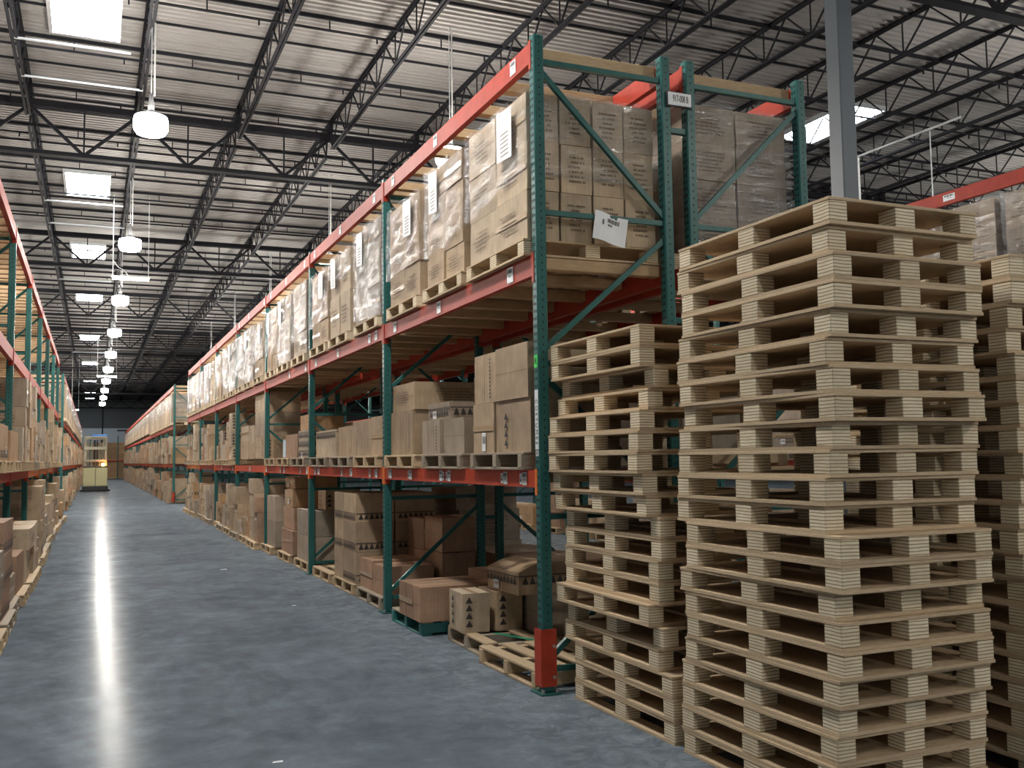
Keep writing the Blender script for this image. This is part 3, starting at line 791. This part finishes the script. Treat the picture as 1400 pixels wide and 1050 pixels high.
r6 = rack('teal pallet rack with empty timber-slatted top levels at the left edge', XL, -1, YL, WR, 8, boards=((2, 9), (1, 9), (0, 4)),
          bmat=(DUSTY, DUSTY, DUSTY), guards=(7,), special={(0, 3): BRIGHT, (0, 4): BRIGHT, (0, 5): BRIGHT})  # special: orange reflection on these low beams painted into their colour
YL2 = [34.6+BAY*k for k in range(17)]
r7 = rack('distant loaded pallet rack row on the left side of the aisle', XL, -1, YL2, WR, 1, guards=(0,), boards=((2, 3),))
r8 = rack('pallet rack standing behind the left rack', XL-1.17, -1, YL[1:], WR, 0, boards=((2, 9), (1, 9)), single=True)

# row spacers and signs between the two back-to-back racks
sp = MB(); sp.box(XR+WR-.045, XB+.035, YR-.058, YR-.041, 4.085, 4.195, DARKGREY); sp.box(XR+WR-.035, XB+.025, YR-.0645, YR-.058, 4.093, 4.187, PAPER)
sg = obj('location_sign', sp); tag(sg, 'white location sign reading 917-008 B bridging the rack posts', 'sign')
tm = obj('sign_lettering', text_mesh('sign_lettering', '917-008 B', .055, INK), sg, ((XR+WR+XB)/2, YR-.0655, 4.14)); tm.rotation_euler = (math.pi/2, 0, 0); tm.scale = (.58, 1.3, 1)
for k in range(4):
    for z in (.9, 2.5, 3.9)[(0 if k else 0):]:
        mb = MB(); mb.box(XR+WR-.002, XB+.002, YS[k]-.02, YS[k]+.02, z, z+.04, GREEN)
        o = obj('row_spacer', mb, r1, (-XR, -YR, 0))
# tags on the first post
mb = MB(); mb.box(XR-.0035, XR-.0015, YR-.030, YR+.022, 1.60, 2.00, PAPER); mb.box(XR-.0035, XR-.0015, YR-.028, YR+.016, 1.555, 1.593, PAPERG)
cs = tag(obj('post_label', mb), 'white vertical strip label reading COSTUMES on the near green post', 'label')
me = text_mesh('post_lettering', 'C O S T U M E S', .047, INK)
t = obj('post_lettering', me, cs, (XR-.0045, YR-.004, 1.785)); t.rotation_euler = (math.pi/2, math.pi/2, -math.pi/2); t.scale = (.92, 1, 1)
me = text_mesh('post_lettering', 'I', .036, INK); t = obj('post_lettering', me, cs, (XR-.0045, YR-.006, 1.575)); t.rotation_euler = (math.pi/2, 0, -math.pi/2); t.scale = (2.2, .8, 1)
GTAG = new_mat('bright_green_tag', (.05, .75, .12), .5)
mb = MB(); mb.box(XR-.0035, XR-.0015, YR-.032, YR+.022, 2.15, 2.235, GTAG)
gt = tag(obj('post_tag', mb), 'bright green square tag on the near green post', 'tag')
t = obj('tag_lettering', text_mesh('tag_lettering', 'R', .06, INK), gt, (XR-.0045, YR-.005, 2.192)); t.rotation_euler = (math.pi/2, 0, -math.pi/2)
# paper notice hung over the upper brace
mb = MB(); py = YR-.020
def sheet_pts(u, v):   # slightly crumpled and turned in its own plane
    x = 3.163+.262*u+.033*v; z = 3.065-.055*u+.205*v+.004*math.sin(7*u); yy = py-.012*(1-v)-.006*math.sin(5*u+2*v)
    return (x, yy, z)
n = 6
for i in range(n):
    for j in range(n):
        p = [sheet_pts(i/n, j/n), sheet_pts((i+1)/n, j/n), sheet_pts((i+1)/n, (j+1)/n), sheet_pts(i/n, (j+1)/n)]; mb.poly(p, PAPER)
for i in range(12):
    a, b = .40+.03*i, .40+.03*i+.012+.006*(i % 3)
    p = [sheet_pts(a, .70), sheet_pts(b, .70), sheet_pts(b, .85), sheet_pts(a, .85)]; mb.poly([(q[0], q[1]-.002, q[2]) for q in p], INK)
for i in range(4):
    a = .42+.035*i; p = [sheet_pts(a, .58), sheet_pts(a+.022, .58), sheet_pts(a+.022, .65), sheet_pts(a, .65)]; mb.poly([(q[0], q[1]-.002, q[2]) for q in p], INK)
for i in range(8):
    b = .56+.025*i; p = [sheet_pts(.24, b), sheet_pts(.30, b), sheet_pts(.30, b+.013), sheet_pts(.24, b+.013)]; mb.poly([(q[0], q[1]-.002, q[2]) for q in p], INK)
tag(obj('paper_notice', mb), 'white barcoded paper notice taped over the upper cross brace', 'notice')

# barcode tags on the beams (parts of the rack)
def px_to_y(u, x):      # where a sight line through column u meets the aisle face x
    d = FW+(u-700)/F_PX*RT+(0.06)*UP; return x*d.y/d.x
for (u, w, arrow) in ((714, .075, 1), (688, .075, 1), (612, .075, 1), (601, .075, -1), (560, .075, 1), (533, .075, 1), (514, .07, 1), (505, .07, 0),
                      (480, .08, 1), (467, .08, 0), (431, .08, 0), (436, .08, 1), (420, .09, 0), (411, .09, 0), (389, .1, 0), (384, .1, 0), (365, .1, 0), (343, .1, 1), (320, .12, 0), (305, .12, 0)):
    y = px_to_y(u, XR)
    o = barcode_label(r1, 0.001, y-YR, Z1-.058, w, .09, -1, arrow, PAPERG if u in (714, 688, 505, 467, 411, 384) else PAPER)
for (u, li) in ((600, 1), (540, 1), (514, 1), (505, 1), (462, 1), (432, 1), (418, 1), (396, 1)):
    barcode_label(r1, .001, px_to_y(u+.0, XR)-YR, Z2-.075, .10, .10, -1, 0)
for u in (706, 597, 538, 512, 465, 430, 416, 391, 370, 361, 340, 327):
    barcode_label(r1, .001, px_to_y(u, XR)-YR, Z3-.07, .10, .10, -1, 0)
barcode_label(r1, .001, 6.33-YR, Z2-.075, .11, .11, -1, 0)
barcode_label(r4, .001, 7.75-1.3, Z3-.07, .16, .07, -1, 0)

build_pallet_stacks()

# ------------------------------------------------------------------ upper level of the right rack: wrapped loads on pallets
PAL['rack'] = block_pallet(1.08, 1.00, .119, TANW, BLOCK)
PAL['rackw'] = block_pallet(1.08, 1.12, .119, TANW, BLOCK)
PAL['old'] = slat_pallet(1.05, 1.02, .125, OLDW)
PAL['tan'] = slat_pallet(1.05, 1.02, .125, TANW)
load_parts('A', 1.03, 1.13, 1.04, 4, 2, 3, 1, 21, sheet=True, cover=.62)
load_parts('B', 1.02, .90, 1.04, 3, 2, 4, 0, 22, sheet=True, cover=.66)
load_parts('C', 1.02, .98, .98, 3, 2, 3, 0, 23, sheet=True, cover=.62)
load_parts('D', 1.02, 1.02, 1.06, 3, 2, 3, 3, 24, sheet=True, cover=.95)
load_parts('E', 1.02, 1.0, 1.0, 3, 2, 2, 1, 26, sheet=True, cover=.25)
load_parts('F', 1.02, .96, 1.05, 3, 2, 3, 3, 27, sheet=False, cover=.8)
seq = [('A', 6.545), ('B', 7.72), ('C', 8.90), ('D', 10.25), ('E', 11.55), ('C', 12.70), ('F', 14.05), ('D', 15.3), ('B', 16.45),
       ('C', 17.85), ('D', 19.1), ('F', 20.3)]
for k in (4, 5, 6):
    for j in range(3): seq.append((('D', 'F', 'B', 'E', 'D', 'C', 'F', 'A', 'D')[(k-4)*3+j], YS[k]+.66+1.22*j))
for i, (kd, y) in enumerate(seq):
    big = i < 9
    place_pallet('rackw' if kd == 'A' else 'rack', XR-.045+.54, y, Z2+.001, 0, 'pallet on the upper beams of the right rack, %s from the camera' % ordw(i), 'pallets on the upper beams of the right rack', big)
    lab = 'stretch-wrapped cartons on the upper right rack, nearest the camera' if i == 0 else 'stretch-wrapped cartons on the upper right rack, %s from the camera' % ordw(i)
    place_load(kd, XR-.02+.52, y, Z2+.121, 0, lab, 'wrapped loads on the upper right rack')
# rack behind: wrapped loads, the first one faces the camera
load_parts('G', .96, 1.05, 1.16, 2, 2, 4, 3, 31, sheet=False, cover=1.0, face=1)
for i in range(12):
    y = YR+.66+1.235*(i % 3)+BAY*(i//3)
    place_pallet('rack', XB+.52, y, Z2+.001, 0, 'pallet on the upper beams of the rear rack, %s from the camera' % ordw(i), 'pallets on the upper beams of the rear rack', i < 2)
    if i == 0: place_load('G', XB+.56, y, Z2+.121, 0, 'glossy film-wrapped brown cartons at the end of the rear rack', 'wrapped loads on the rear rack')
    else: far_load(XB+.52, y, Z2+.121, .98, 1.0, 1.06, 3, i, 'wrapped carton load on the rear rack, %s from the camera' % ordw(i), 'wrapped loads on the rear rack', 1)
load_parts('H', 1.02, 1.10, 1.16, 3, 2, 3, 3, 41, sheet=False, cover=.9)
for i, y in enumerate((1.95, 3.2, 4.4, 6.50, 7.72)):
    place_pallet('rack', X3+.5, y, Z2+.001, 0, 'pallet on the upper beams at the right edge, %s from the camera' % ordw(i), 'pallets on the far right rack', False)
    place_load('H', X3+.50, y, Z2+.121, 0, 'wrapped cartons under the far right red beam, %s from the camera' % ordw(i), 'wrapped loads on the far right rack')
# distant rows
for i in range(48):
    y = YS2[0]+.66+1.22*(i % 3)+BAY*(i//3)
    far_load(XR+.44, y, Z2+.12, 1.0, .96, 1.08, (3, 0, 1, 0)[i % 4], i, 'wrapped load on the distant right rack row, %s from the cross aisle' % ordw(i), 'wrapped loads on the distant right row', -1)
for i in range(40):
    y = YL2[0]+.66+1.22*(i % 3)+BAY*(i//3)
    far_load(XL-.44, y, Z2+.12, 1.0, .96, 1.08, (0, 1, 3)[i % 3], i, 'wrapped load on the distant left rack row, %s from the cross aisle' % ordw(i), 'wrapped loads on the distant left row', 1)
npd = 0
for xf, s, y0 in ((XR, 1, YS2[0]), (XL, -1, YL2[0])):
    for i in range(12):
        y = y0+.66+1.22*(i % 3)+BAY*(i//3)
        place_pallet('rack', xf+s*.46, y, Z2+.001, 0, 'pallet under a distant wrapped load, %s row, %s from the cross aisle' % ('right' if s > 0 else 'left', ordw(i)), 'pallets in the distant rows', False)

# ------------------------------------------------------------------ loose cartons, near bays of the right rack by hand
GR = 'loose cartons on the right aisle rack'
zt = Z1+.001+.125
for i, (y, kd) in enumerate(((6.58, 'old'), (7.80, 'old'), (9.02, 'tan'), (10.30, 'tan'), (11.50, 'old'), (12.72, 'old'), (14.1, 'old'), (15.3, 'tan'), (16.5, 'tan'))):
    place_pallet(kd, XR-.04+.525, y, Z1+.001, 0, 'pallet on the middle beams of the right rack, %s from the camera' % ordw(i), 'pallets on the middle beams', True)
c = carton
c(2.74, 3.35, 6.70, 7.13, zt, .375, 0, 'plain', 'brown carton left of the gap at the COSTUMES post, middle shelf', GR, lab='tall')
c(2.75, 3.40, 6.06, 6.69, zt, .375, 0, 'tri_v', 'brown carton with triangle print beside the COSTUMES label, middle shelf', GR)
c(2.745, 3.35, 6.66, 7.11, zt+.378, .375, 0, 'stripes', 'striped brown carton stacked second high near the COSTUMES post', GR)
c(2.74, 3.40, 6.07, 6.655, zt+.378, .385, 0, 'plain', 'large plain brown carton below the green tag, stacked second high', GR)
c(2.80, 3.45, 7.50, 8.02, zt, .30, 3, 'plain', 'greyish carton set back between taped and striped cartons, middle shelf', GR)
c(2.78, 3.62, 8.05, 8.55, zt, .305, 3, 'stripes', 'greyish striped carton with tape band, first bay middle shelf', GR)
c(2.84, 3.62, 7.95, 8.53, zt+.308, .15, 3, 'tri_h', 'flat grey carton with dark triangle edge lying on taped carton', GR, lab='low')
c(2.78, 3.55, 8.85, 9.58, zt, .43, 0, 'stripes', 'striped tan carton beside the second upright, middle shelf', GR)
c(2.80, 3.70, 8.83, 9.56, zt+.433, .265, 0, 'text', 'printed brown carton lying atop the striped tan carton', GR)
c(3.22, 3.72, 7.75, 8.35, zt+.46, .24, 0, 'tri_top', 'darker brown carton behind the printed one, topmost in first bay', GR)
c(2.78, 3.5, 9.80, 10.35, zt, .42, 0, 'plain', 'plain tan carton just past the second upright, middle shelf', GR)
c(2.78, 3.5, 10.36, 11.15, zt, .40, 0, 'stripes', 'striped tan carton, second bay middle shelf, second stack', GR)
c(2.80, 3.5, 11.20, 11.95, zt, .36, 0, 'stripes', 'striped tan carton, second bay middle shelf, third stack', GR)
c(2.78, 3.4, 12.0, 13.2, zt, .345, 1, 'tri_top', 'wide pale carton with dark top band, second bay middle shelf', GR)
c(3.52, 3.77, 10.0, 10.6, zt, .62, 3, 'tri_v', 'tall carton with triangle print behind, second bay middle shelf', GR)
c(2.80, 3.4, 13.62, 14.55, zt, .13, 3, 'tri_h', 'lowest flat carton of the flat trio, third bay middle shelf', GR, lab='low')
c(2.80, 3.4, 13.60, 14.53, zt+.132, .13, 3, 'tri_h', 'middle flat carton of the flat trio, third bay middle shelf', GR)
c(2.80, 3.4, 13.62, 14.55, zt+.264, .13, 3, 'tri_h', 'uppermost flat carton of the flat trio, third bay middle shelf', GR)
c(2.82, 3.3, 13.75, 14.50, zt+.397, .22, 4, 'plain', 'orange-brown carton sitting on the flat trio of cartons', GR)
c(2.80, 3.3, 14.62, 15.6, zt, .36, 2, 'stripes', 'reddish striped carton, third bay middle shelf', GR)
c(2.95, 3.5, 16.0, 16.7, zt, .32, 3, 'label', 'grey carton bearing a large blue-white sheet, third bay', GR)
mb = MB(); mb.box(2.942, 2.947, 16.05, 16.60, zt+.02, zt+.30, BLUEP)
tag(obj('blue_sheet', mb), 'pale blue-white paper sheet stuck to grey carton, third bay', 'paper')
# tall stacks around the fourth upright
for i, (y0, y1, hs) in enumerate(((17.4, 18.0, (.40, .42, .34)), (18.02, 18.7, (.42, .42, .32)), (18.8, 19.4, (.30, .34)), (19.5, 20.6, (.36, .30)))):
    z = zt
    for j, h in enumerate(hs):
        c(2.79, 3.4, y0, y1, z, h-.003, (0, 1, 0)[j], ('tri_v', 'plain', 'stripes')[(i+j) % 3], 'tan carton, fourth bay middle shelf, %s stack, %s from below' % (ORD[i], ORD[j]), GR); z += h

# floor level
ft = .126
PAL['teal'] = slat_pallet(1.0, .95, .125, GREENW, OLDW)
PAL['gap'] = slat_pallet(1.05, .95, .125, OLDW, TANW, 6, (1,))
PAL['new'] = slat_pallet(1.05, 1.05, .125, TANW, PLY)
FP = 'pallets on the floor under the right rack'
place_pallet('tan', 2.72+.525, 6.50, .0005, .02, 'empty worn wooden pallet at the foot of the near green post', FP)
place_pallet('gap', 2.80+.525, 7.50, .0005, -.03, 'broken slatted pallet with gaps behind the empty worn pallet', FP)
mb = MB(); mb.bar((3.02, 7.42, .1285), (3.18, 7.0, .1285), .05, .001, GSTRIPE); o = tag(obj('green_strap', mb), 'green painted strip lying across the broken slatted pallet', 'strap')
place_pallet('teal', 2.66+.5, 8.70, .0005, 0, 'teal painted pallet carrying the pinkish-brown cartons', FP)
place_pallet('old', 2.74+.525, 10.35, .0005, 0, 'worn pallet under the pair of small reddish cartons', FP)
place_pallet('tan', 2.74+.525, 11.52, .0005, 0, 'pallet under the tall triangle-banded carton stack', FP)
place_pallet('new', 2.74+.525, 12.72, .0005, 0, 'clean empty pallet at the foot of the third upright', FP)
place_pallet('tan', 2.74+.525, 14.05, .0005, 0, 'pallet under two greyish cartons past the third upright', FP)
place_pallet('tan', 2.72+.525, 15.35, .0005, 0, 'pallet under the big reddish cartons, third bay floor', FP)
place_pallet('new', 2.70+.525, 16.9, .0005, 0, 'pale pallet beneath the grey upright cartons, third bay floor', FP)
c(2.79, 3.03, 7.52, 7.90, ft, .315, 1, 'tri_v', 'front tan carton with triangle print on the broken pallet', GR, -.05)
c(3.07, 3.31, 7.50, 7.93, ft, .315, 0, 'tri_v', 'second triangle-print carton standing behind the tan one', GR)
c(3.34, 3.74, 7.08, 7.90, ft, .318, 3, 'plain', 'dark shaded carton under the bulging carton, first bay floor', GR)
c(3.12, 3.66, 7.20, 7.80, ft+.320, .18, 0, 'arched', 'bulging-top carton with triangle band lying above the others', GR, 0.05, lab='low')
c(3.30, 3.80, 6.02, 6.62, ft+.002, .42, 0, 'plain', 'brown carton behind the bottom brace of the near upright', GR)
for i in range(3):
    c(2.63, 3.34, 8.18+.21*i, 8.385+.21*i, ft, .30, 2, 'label' if i else 'plain', 'pinkish-brown carton on the teal pallet, %s from the camera' % ORD[i], GR, lab=None)
c(3.37, 3.78, 8.25, 8.95, ft, .36, 2, 'plain', 'reddish carton standing behind the pinkish-brown ones', GR)
c(2.80, 3.35, 9.90, 10.35, ft, .30, 2, 'plain', 'small reddish carton just past the second upright, nearer one', GR)
c(2.80, 3.35, 10.38, 10.92, ft, .32, 2, 'label', 'small reddish carton just past the second upright, farther one', GR)
z = ft
for j, h in enumerate((.36, .34, .33)):
    c(2.78, 3.24, 11.02, 11.62, z, h-.003, 0, 'tri_h', 'tall stack carton with triangle band, nearer column, %s from floor' % ORD[j], GR)
    c(2.78, 3.24, 11.64, 12.10, z, h-.003, 0, 'tri_h' if j else 'plain', 'tall stack carton with triangle band, farther column, %s from floor' % ORD[j], GR)
    c(3.25, 3.74, 11.02, 12.0, z, h-.003, 0, 'tri_h', 'tall stack carton with triangle band, rear column, %s from floor' % ORD[j], GR); z += h
for j, (y, z0, h) in enumerate(((9.80, ft, .42), (10.41, ft, .40), (9.80, ft+.43, .36), (10.41, ft+.41, .34))):
    c(3.40, 3.78, y, y+.6, z0, h, 2, 'plain', 'dim reddish carton at the back, second bay floor, %s' % ('lower nearer', 'lower farther', 'upper nearer', 'upper farther')[j], GR)
for j in range(2):
    c(2.78, 3.5, 13.52, 14.50, ft+.36*j, .355, 3, 'stripes', 'greyish striped carton past the third upright, %s' % ('lower', 'upper')[j], GR)
c(3.0, 3.5, 13.6, 14.1, ft+.72, .30, 0, 'tri_v', 'tan carton with triangle print topping the greyish pair', GR)
c(2.76, 3.5, 14.75, 15.25, ft, .36, 2, 'label', 'big reddish carton, third bay floor, nearer bottom one', GR)
c(2.78, 3.5, 15.30, 15.80, ft, .36, 2, 'plain', 'big reddish carton, third bay floor, farther bottom one', GR)
c(2.80, 3.5, 14.85, 15.75, ft+.37, .33, 2, 'plain', 'wide reddish carton stacked second high, third bay floor', GR)
c(2.80, 3.5, 14.95, 15.45, ft+.71, .27, 4, 'label', 'orange-brown labelled carton stacked third high, third bay floor', GR, lab='low')
c(2.84, 3.5, 15.46, 15.85, ft+.71, .25, 0, 'label', 'light brown carton beside the orange-brown one, third high', GR)
c(2.84, 3.5, 15.0, 15.8, ft+.99, .18, 4, 'plain', 'flat orange-brown carton topmost on the reddish stack', GR, lab='low')
for j in range(2):
    c(2.76, 3.4, 16.3, 17.1, ft+.42*j, .415, 3, 'stripes', 'grey upright carton under the fourth upright, %s' % ('lower', 'upper')[j], GR)

# remaining bays and racks from a recipe, still one object per carton
def fill(rackname, xface, side, y0, y1, z0, zmax, bay, level, group, rnd, npal=3, per=2, dark=False, parts=False, pal=True, depth=.62, gap=.12):
    step = (y1-y0-.16)/npal; si = 0; look = -1 if side > 0 else 1
    for p in range(npal):
        yc = y0+.08+step*(p+.5); ox = -rnd.uniform(.0, .11)
        if pal:
            place_pallet(rnd.choice(('old', 'tan', 'tan')), xface+side*(.49+ox), yc, z0+.001, 0,
                         'pallet, %s of the %s, %s bay, %s from the camera' % (level, rackname, ordw(bay), ORD[p]), 'pallets in the '+rackname, parts)
        zz = z0+.127 if pal else z0+.001
        edges = [yc-.5, yc+rnd.uniform(-.1, .1), yc+.5] if per == 2 else [yc-.5, yc+.5]
        for e in range(len(edges)-1):
            top = zz; lim = zmax if rnd.random() < .35 else z0+.12+(zmax-z0)*rnd.uniform(.35, .8); j = 0
            hts = []
            while True:
                h = rnd.choice((.26, .30, .34, .38, .42, .46))
                if top+h > lim: break
                hts.append(h); top += h
                if len(hts) >= 4: break
            if not hts: hts = [.28]
            top = zz
            ci = rnd.choice((0, 0, 0, 1, 1, 2, 3, 3, 4)); st = rnd.choice(('plain', 'tri_v', 'stripes', 'label', 'tri_h', 'text'))
            for j, h in enumerate(hts):
                dx = rnd.uniform(0, .06); xa = xface+side*(.0+dx+ox); xb = xa+side*depth
                pos = 'alone' if len(hts) == 1 else ('topmost' if j == len(hts)-1 else ('lowest' if j == 0 else '%s from below' % ORD[j]))
                carton(min(xa, xb), max(xa, xb), edges[e]+.012+rnd.uniform(0, .02), edges[e+1]-.012-rnd.uniform(0, .02), top, h-.004, ci, st,
                       '%s carton, %s of %s, %s bay, %s stack, %s' % (CNAME[ci], level, rackname, ordw(bay), ORD[si], pos), group, rnd.uniform(-.02, .02), look,
                       rnd.choice((None, None, None, 'low')))
                top += h
            si += 1
rnd = random.Random(77)
for k in range(4, 7):
    fill('right rack', XR, 1, YS[k], YS[k+1], Z1, 2.70, k, 'middle shelf', GR, rnd)
fill('right rack', XR, 1, YS[3]+.1, YS[4], 0, 1.28, 3, 'floor', GR, rnd, parts=True)
for k in range(4, 7): fill('right rack', XR, 1, YS[k], YS[k+1], 0, 1.28, k, 'floor', GR, rnd)
GB = 'cartons on the rear rack'
for k in range(0, 3):
    fill('rear rack', XB+.08, 1, YS[k], YS[k+1], Z1, 2.35, k, 'middle shelf', GB, rnd, per=1, depth=.8)
    fill('rear rack', XB+.08, 1, YS[k], YS[k+1], 0, .75 if k == 0 else 1.2, k, 'floor', GB, rnd, per=1, depth=.8)
G3 = 'cartons on the rack across the second aisle'
for k in range(0, 4):
    fill('second-aisle rack', X3, 1, 9.9+BAY*k, 9.9+BAY*(k+1), Z1, 2.6, k, 'middle shelf', G3, rnd, per=1)
    fill('second-aisle rack', X3, 1, 9.9+BAY*k, 9.9+BAY*(k+1), 0, 1.25, k, 'floor', G3, rnd, per=1)
GL = 'cartons on the left rack'
for k in range(0, 7):
    if k: fill('left rack', XL+.03, -1, YL[k], YL[k+1], Z1, 2.80, k, 'middle shelf', GL, rnd, npal=3, per=2 if k > 1 else 1)
    fill('left rack', XL+.13, -1, YL[k], YL[k+1], 0, 1.3 if k > 2 else 1.1, k, 'floor', GL, rnd, npal=3, per=1, parts=k < 4)

# far rows: too many and too small to tell apart
def distant(name, xf, s, ys, label, rnd):
    mb = MB()
    for k in range(len(ys)-1):
        for (z0, zm) in ((0, 1.28), (Z1, 2.68)):
            y = ys[k]+.1
            while y < ys[k+1]-.4:
                w = rnd.uniform(.4, .8); h = z0+.02; lim = z0+(zm-z0)*rnd.uniform(.55, 1); m = CARD[rnd.choice((0, 0, 1, 3, 2, 4))]
                while h+.25 < lim:
                    hh = rnd.uniform(.25, .45); xa = xf+s*(rnd.uniform(-.20, -.04) if z0 == 0 else rnd.uniform(-.12, -.01)); xb = xa+s*.8
                    mb.box(min(xa, xb), max(xa, xb), y+.01, min(y+w, ys[k+1]-.08)-.01, h, min(h+hh, zm)-.004, m); h += hh
                y += w
    o = tag(obj(name, mb), label, 'cartons'); o['kind'] = 'stuff'
distant('distant_cartons', XR, 1, YS2, 'mass of small distant cartons filling the far right rack row', rnd)
distant('distant_cartons', XL, -1, YL2, 'mass of small distant cartons filling the far left rack row', rnd)
# pallet loads closing the end of the aisle
for i, (x, y, z, ci) in enumerate(((-.9, 104, 0, 1), (.35, 104, 0, 0), (1.6, 104, 0, 4), (2.85, 104, 0, 4), (-.9, 104, 1.775, 1), (.35, 104, 1.775, 0), (1.6, 104, 1.775, 4), (2.85, 104, 1.775, 4))):
    mb = MB()
    for a in range(2):
        for l in range(3): mb.bev(-.58+a*.59, .0+a*.59-.01, -.55, .55, .13+l*.55, .13+(l+1)*.55-.01, .01, CARD[ci])
    mb.box(-.6, .6, -.58, .58, 0, .12, TANW)
    tag(obj('carton_load', mb, None, (x, y, z)), 'cardboard pallet load at the aisle end, %s from the left, %s tier' % (ORD[i % 4], 'upper' if i > 3 else 'lower'), 'carton load', 'pallet loads closing the aisle end')
for i in range(5):
    mb = MB(); mb.box(-.05, .05, -.05, .05, 0, 4.2, GREEN)
    if i < 4: mb.box(.05, 1.20, -.05, .05, 1.70, 1.84, ORANGE)
    o = tag(obj('rack_post', mb, None, (-1.53+1.25*i, 103.2, 0)), 'thin post and beam in front of the aisle-end loads, %s from the left' % ORD[i], 'rack')

# ------------------------------------------------------------------ reach truck seen from behind
def build_truck():
    CREAM = new_mat('cream_yellow_truck_paint', (.56, .54, .30), .4); CREAM2 = new_mat('pale_beige_mast_paint', (.33, .32, .24), .5)
    BLUE = new_mat('blue_plastic', (.03, .16, .50), .5)
    t = thing('reach_truck', 'cream-coloured order picker truck parked in the middle of the aisle', 'forklift', (.12, 57.6, 0))
    mb = MB(); mb.bev(-.66, .66, -.15, 1.5, .04, .30, .03, DARKGREY); mb.box(-.76, -.5, -.1, .5, .02, .12, DARKGREY); mb.box(.5, .76, -.1, .5, .02, .12, DARKGREY); obj('chassis', mb, t)
    mb = MB(); mb.bev(-.61, -.01, 0, 1.1, .30, 1.32, .03, CREAM); obj('body_panel', mb, t)
    mb = MB(); mb.bev(.01, .61, 0, 1.1, .30, 1.32, .03, CREAM); obj('body_panel', mb, t)
    mb = MB(); mb.bev(-.63, .63, -.01, 1.12, 1.32, 1.38, .01, DARKGREY); obj('top_cover', mb, t)
    for s in (-1, 1):
        mb = MB(); mb.box(s*.52-.06, s*.52+.06, .2, .34, 1.38, 2.95, CREAM2); mb.box(s*.40-.03, s*.40+.03, .9, 1.0, 1.38, 2.95, CREAM2); obj('mast_column', mb, t)
        mb = MB(); mb.box(s*.22-.03, s*.22+.03, .5, .56, 1.38, 2.9, CREAM2); obj('mast_rail', mb, t)
    for z, h in ((1.62, .12), (2.28, .16), (2.84, .10)):
        mb = MB(); mb.box(-.58, .58, .17, .36, z, z+h, CREAM2); obj('mast_crossbar', mb, t)
    mb = MB(); mb.tube((-.05, .45, 1.4), (-.05, .45, 2.8), .05, DARKGREY, 8); mb.tube((.08, .45, 1.4), (.08, .45, 2.8), .03, DARKGREY, 8); obj('lift_cylinder', mb, t)
    mb = MB()
    for i in range(7): mb.box(-.55+i*.18, -.50+i*.18, .1, 1.3, 2.95, 2.99, CREAM2)
    mb.box(-.58, .58, .05, .12, 2.94, 3.0, CREAM2); obj('overhead_guard', mb, t)
    mb = MB(); mb.bev(-.22, .56, .1, .5, 3.0, 3.10, .02, BLUE); obj('blue_tray', mb, t)
    mb = MB(); mb.lathe([(.03, 0), (.08, .02), (.08, .10), (.05, .14)], AMBER, 12, (.38, .04, 1.39)); obj('beacon_lamp', mb, t)['label'] = 'lit amber warning light'
    for s in (-1, 1):
        mb = MB(); mb.tube((s*.5-.06, .35, .10), (s*.5+.06, .35, .10), .10, DARKGREY, 14); obj('wheel', mb, t)
build_truck()
# litter on the floor
for i, (x, y, w) in enumerate(((1.75, 14.6, .05), (.9, 5.2, .03), (2.0, 10.6, .025))):
    mb = MB(); mb.poly([(-w, -w*.3, .001), (w*.8, -w*.5, .001), (w, w*.4, .002), (-w*.6, w*.5, .001)], PAPER); mb.box(-w*.4, w*.4, -w*.2, w*.2, 0, .0015, PAPER)
    tag(obj('paper_scrap', mb, None, (x, y, .0005)), 'tiny white paper scrap on the concrete floor, %s from the camera' % ('farthest', 'nearest', 'second')[i], 'scrap')
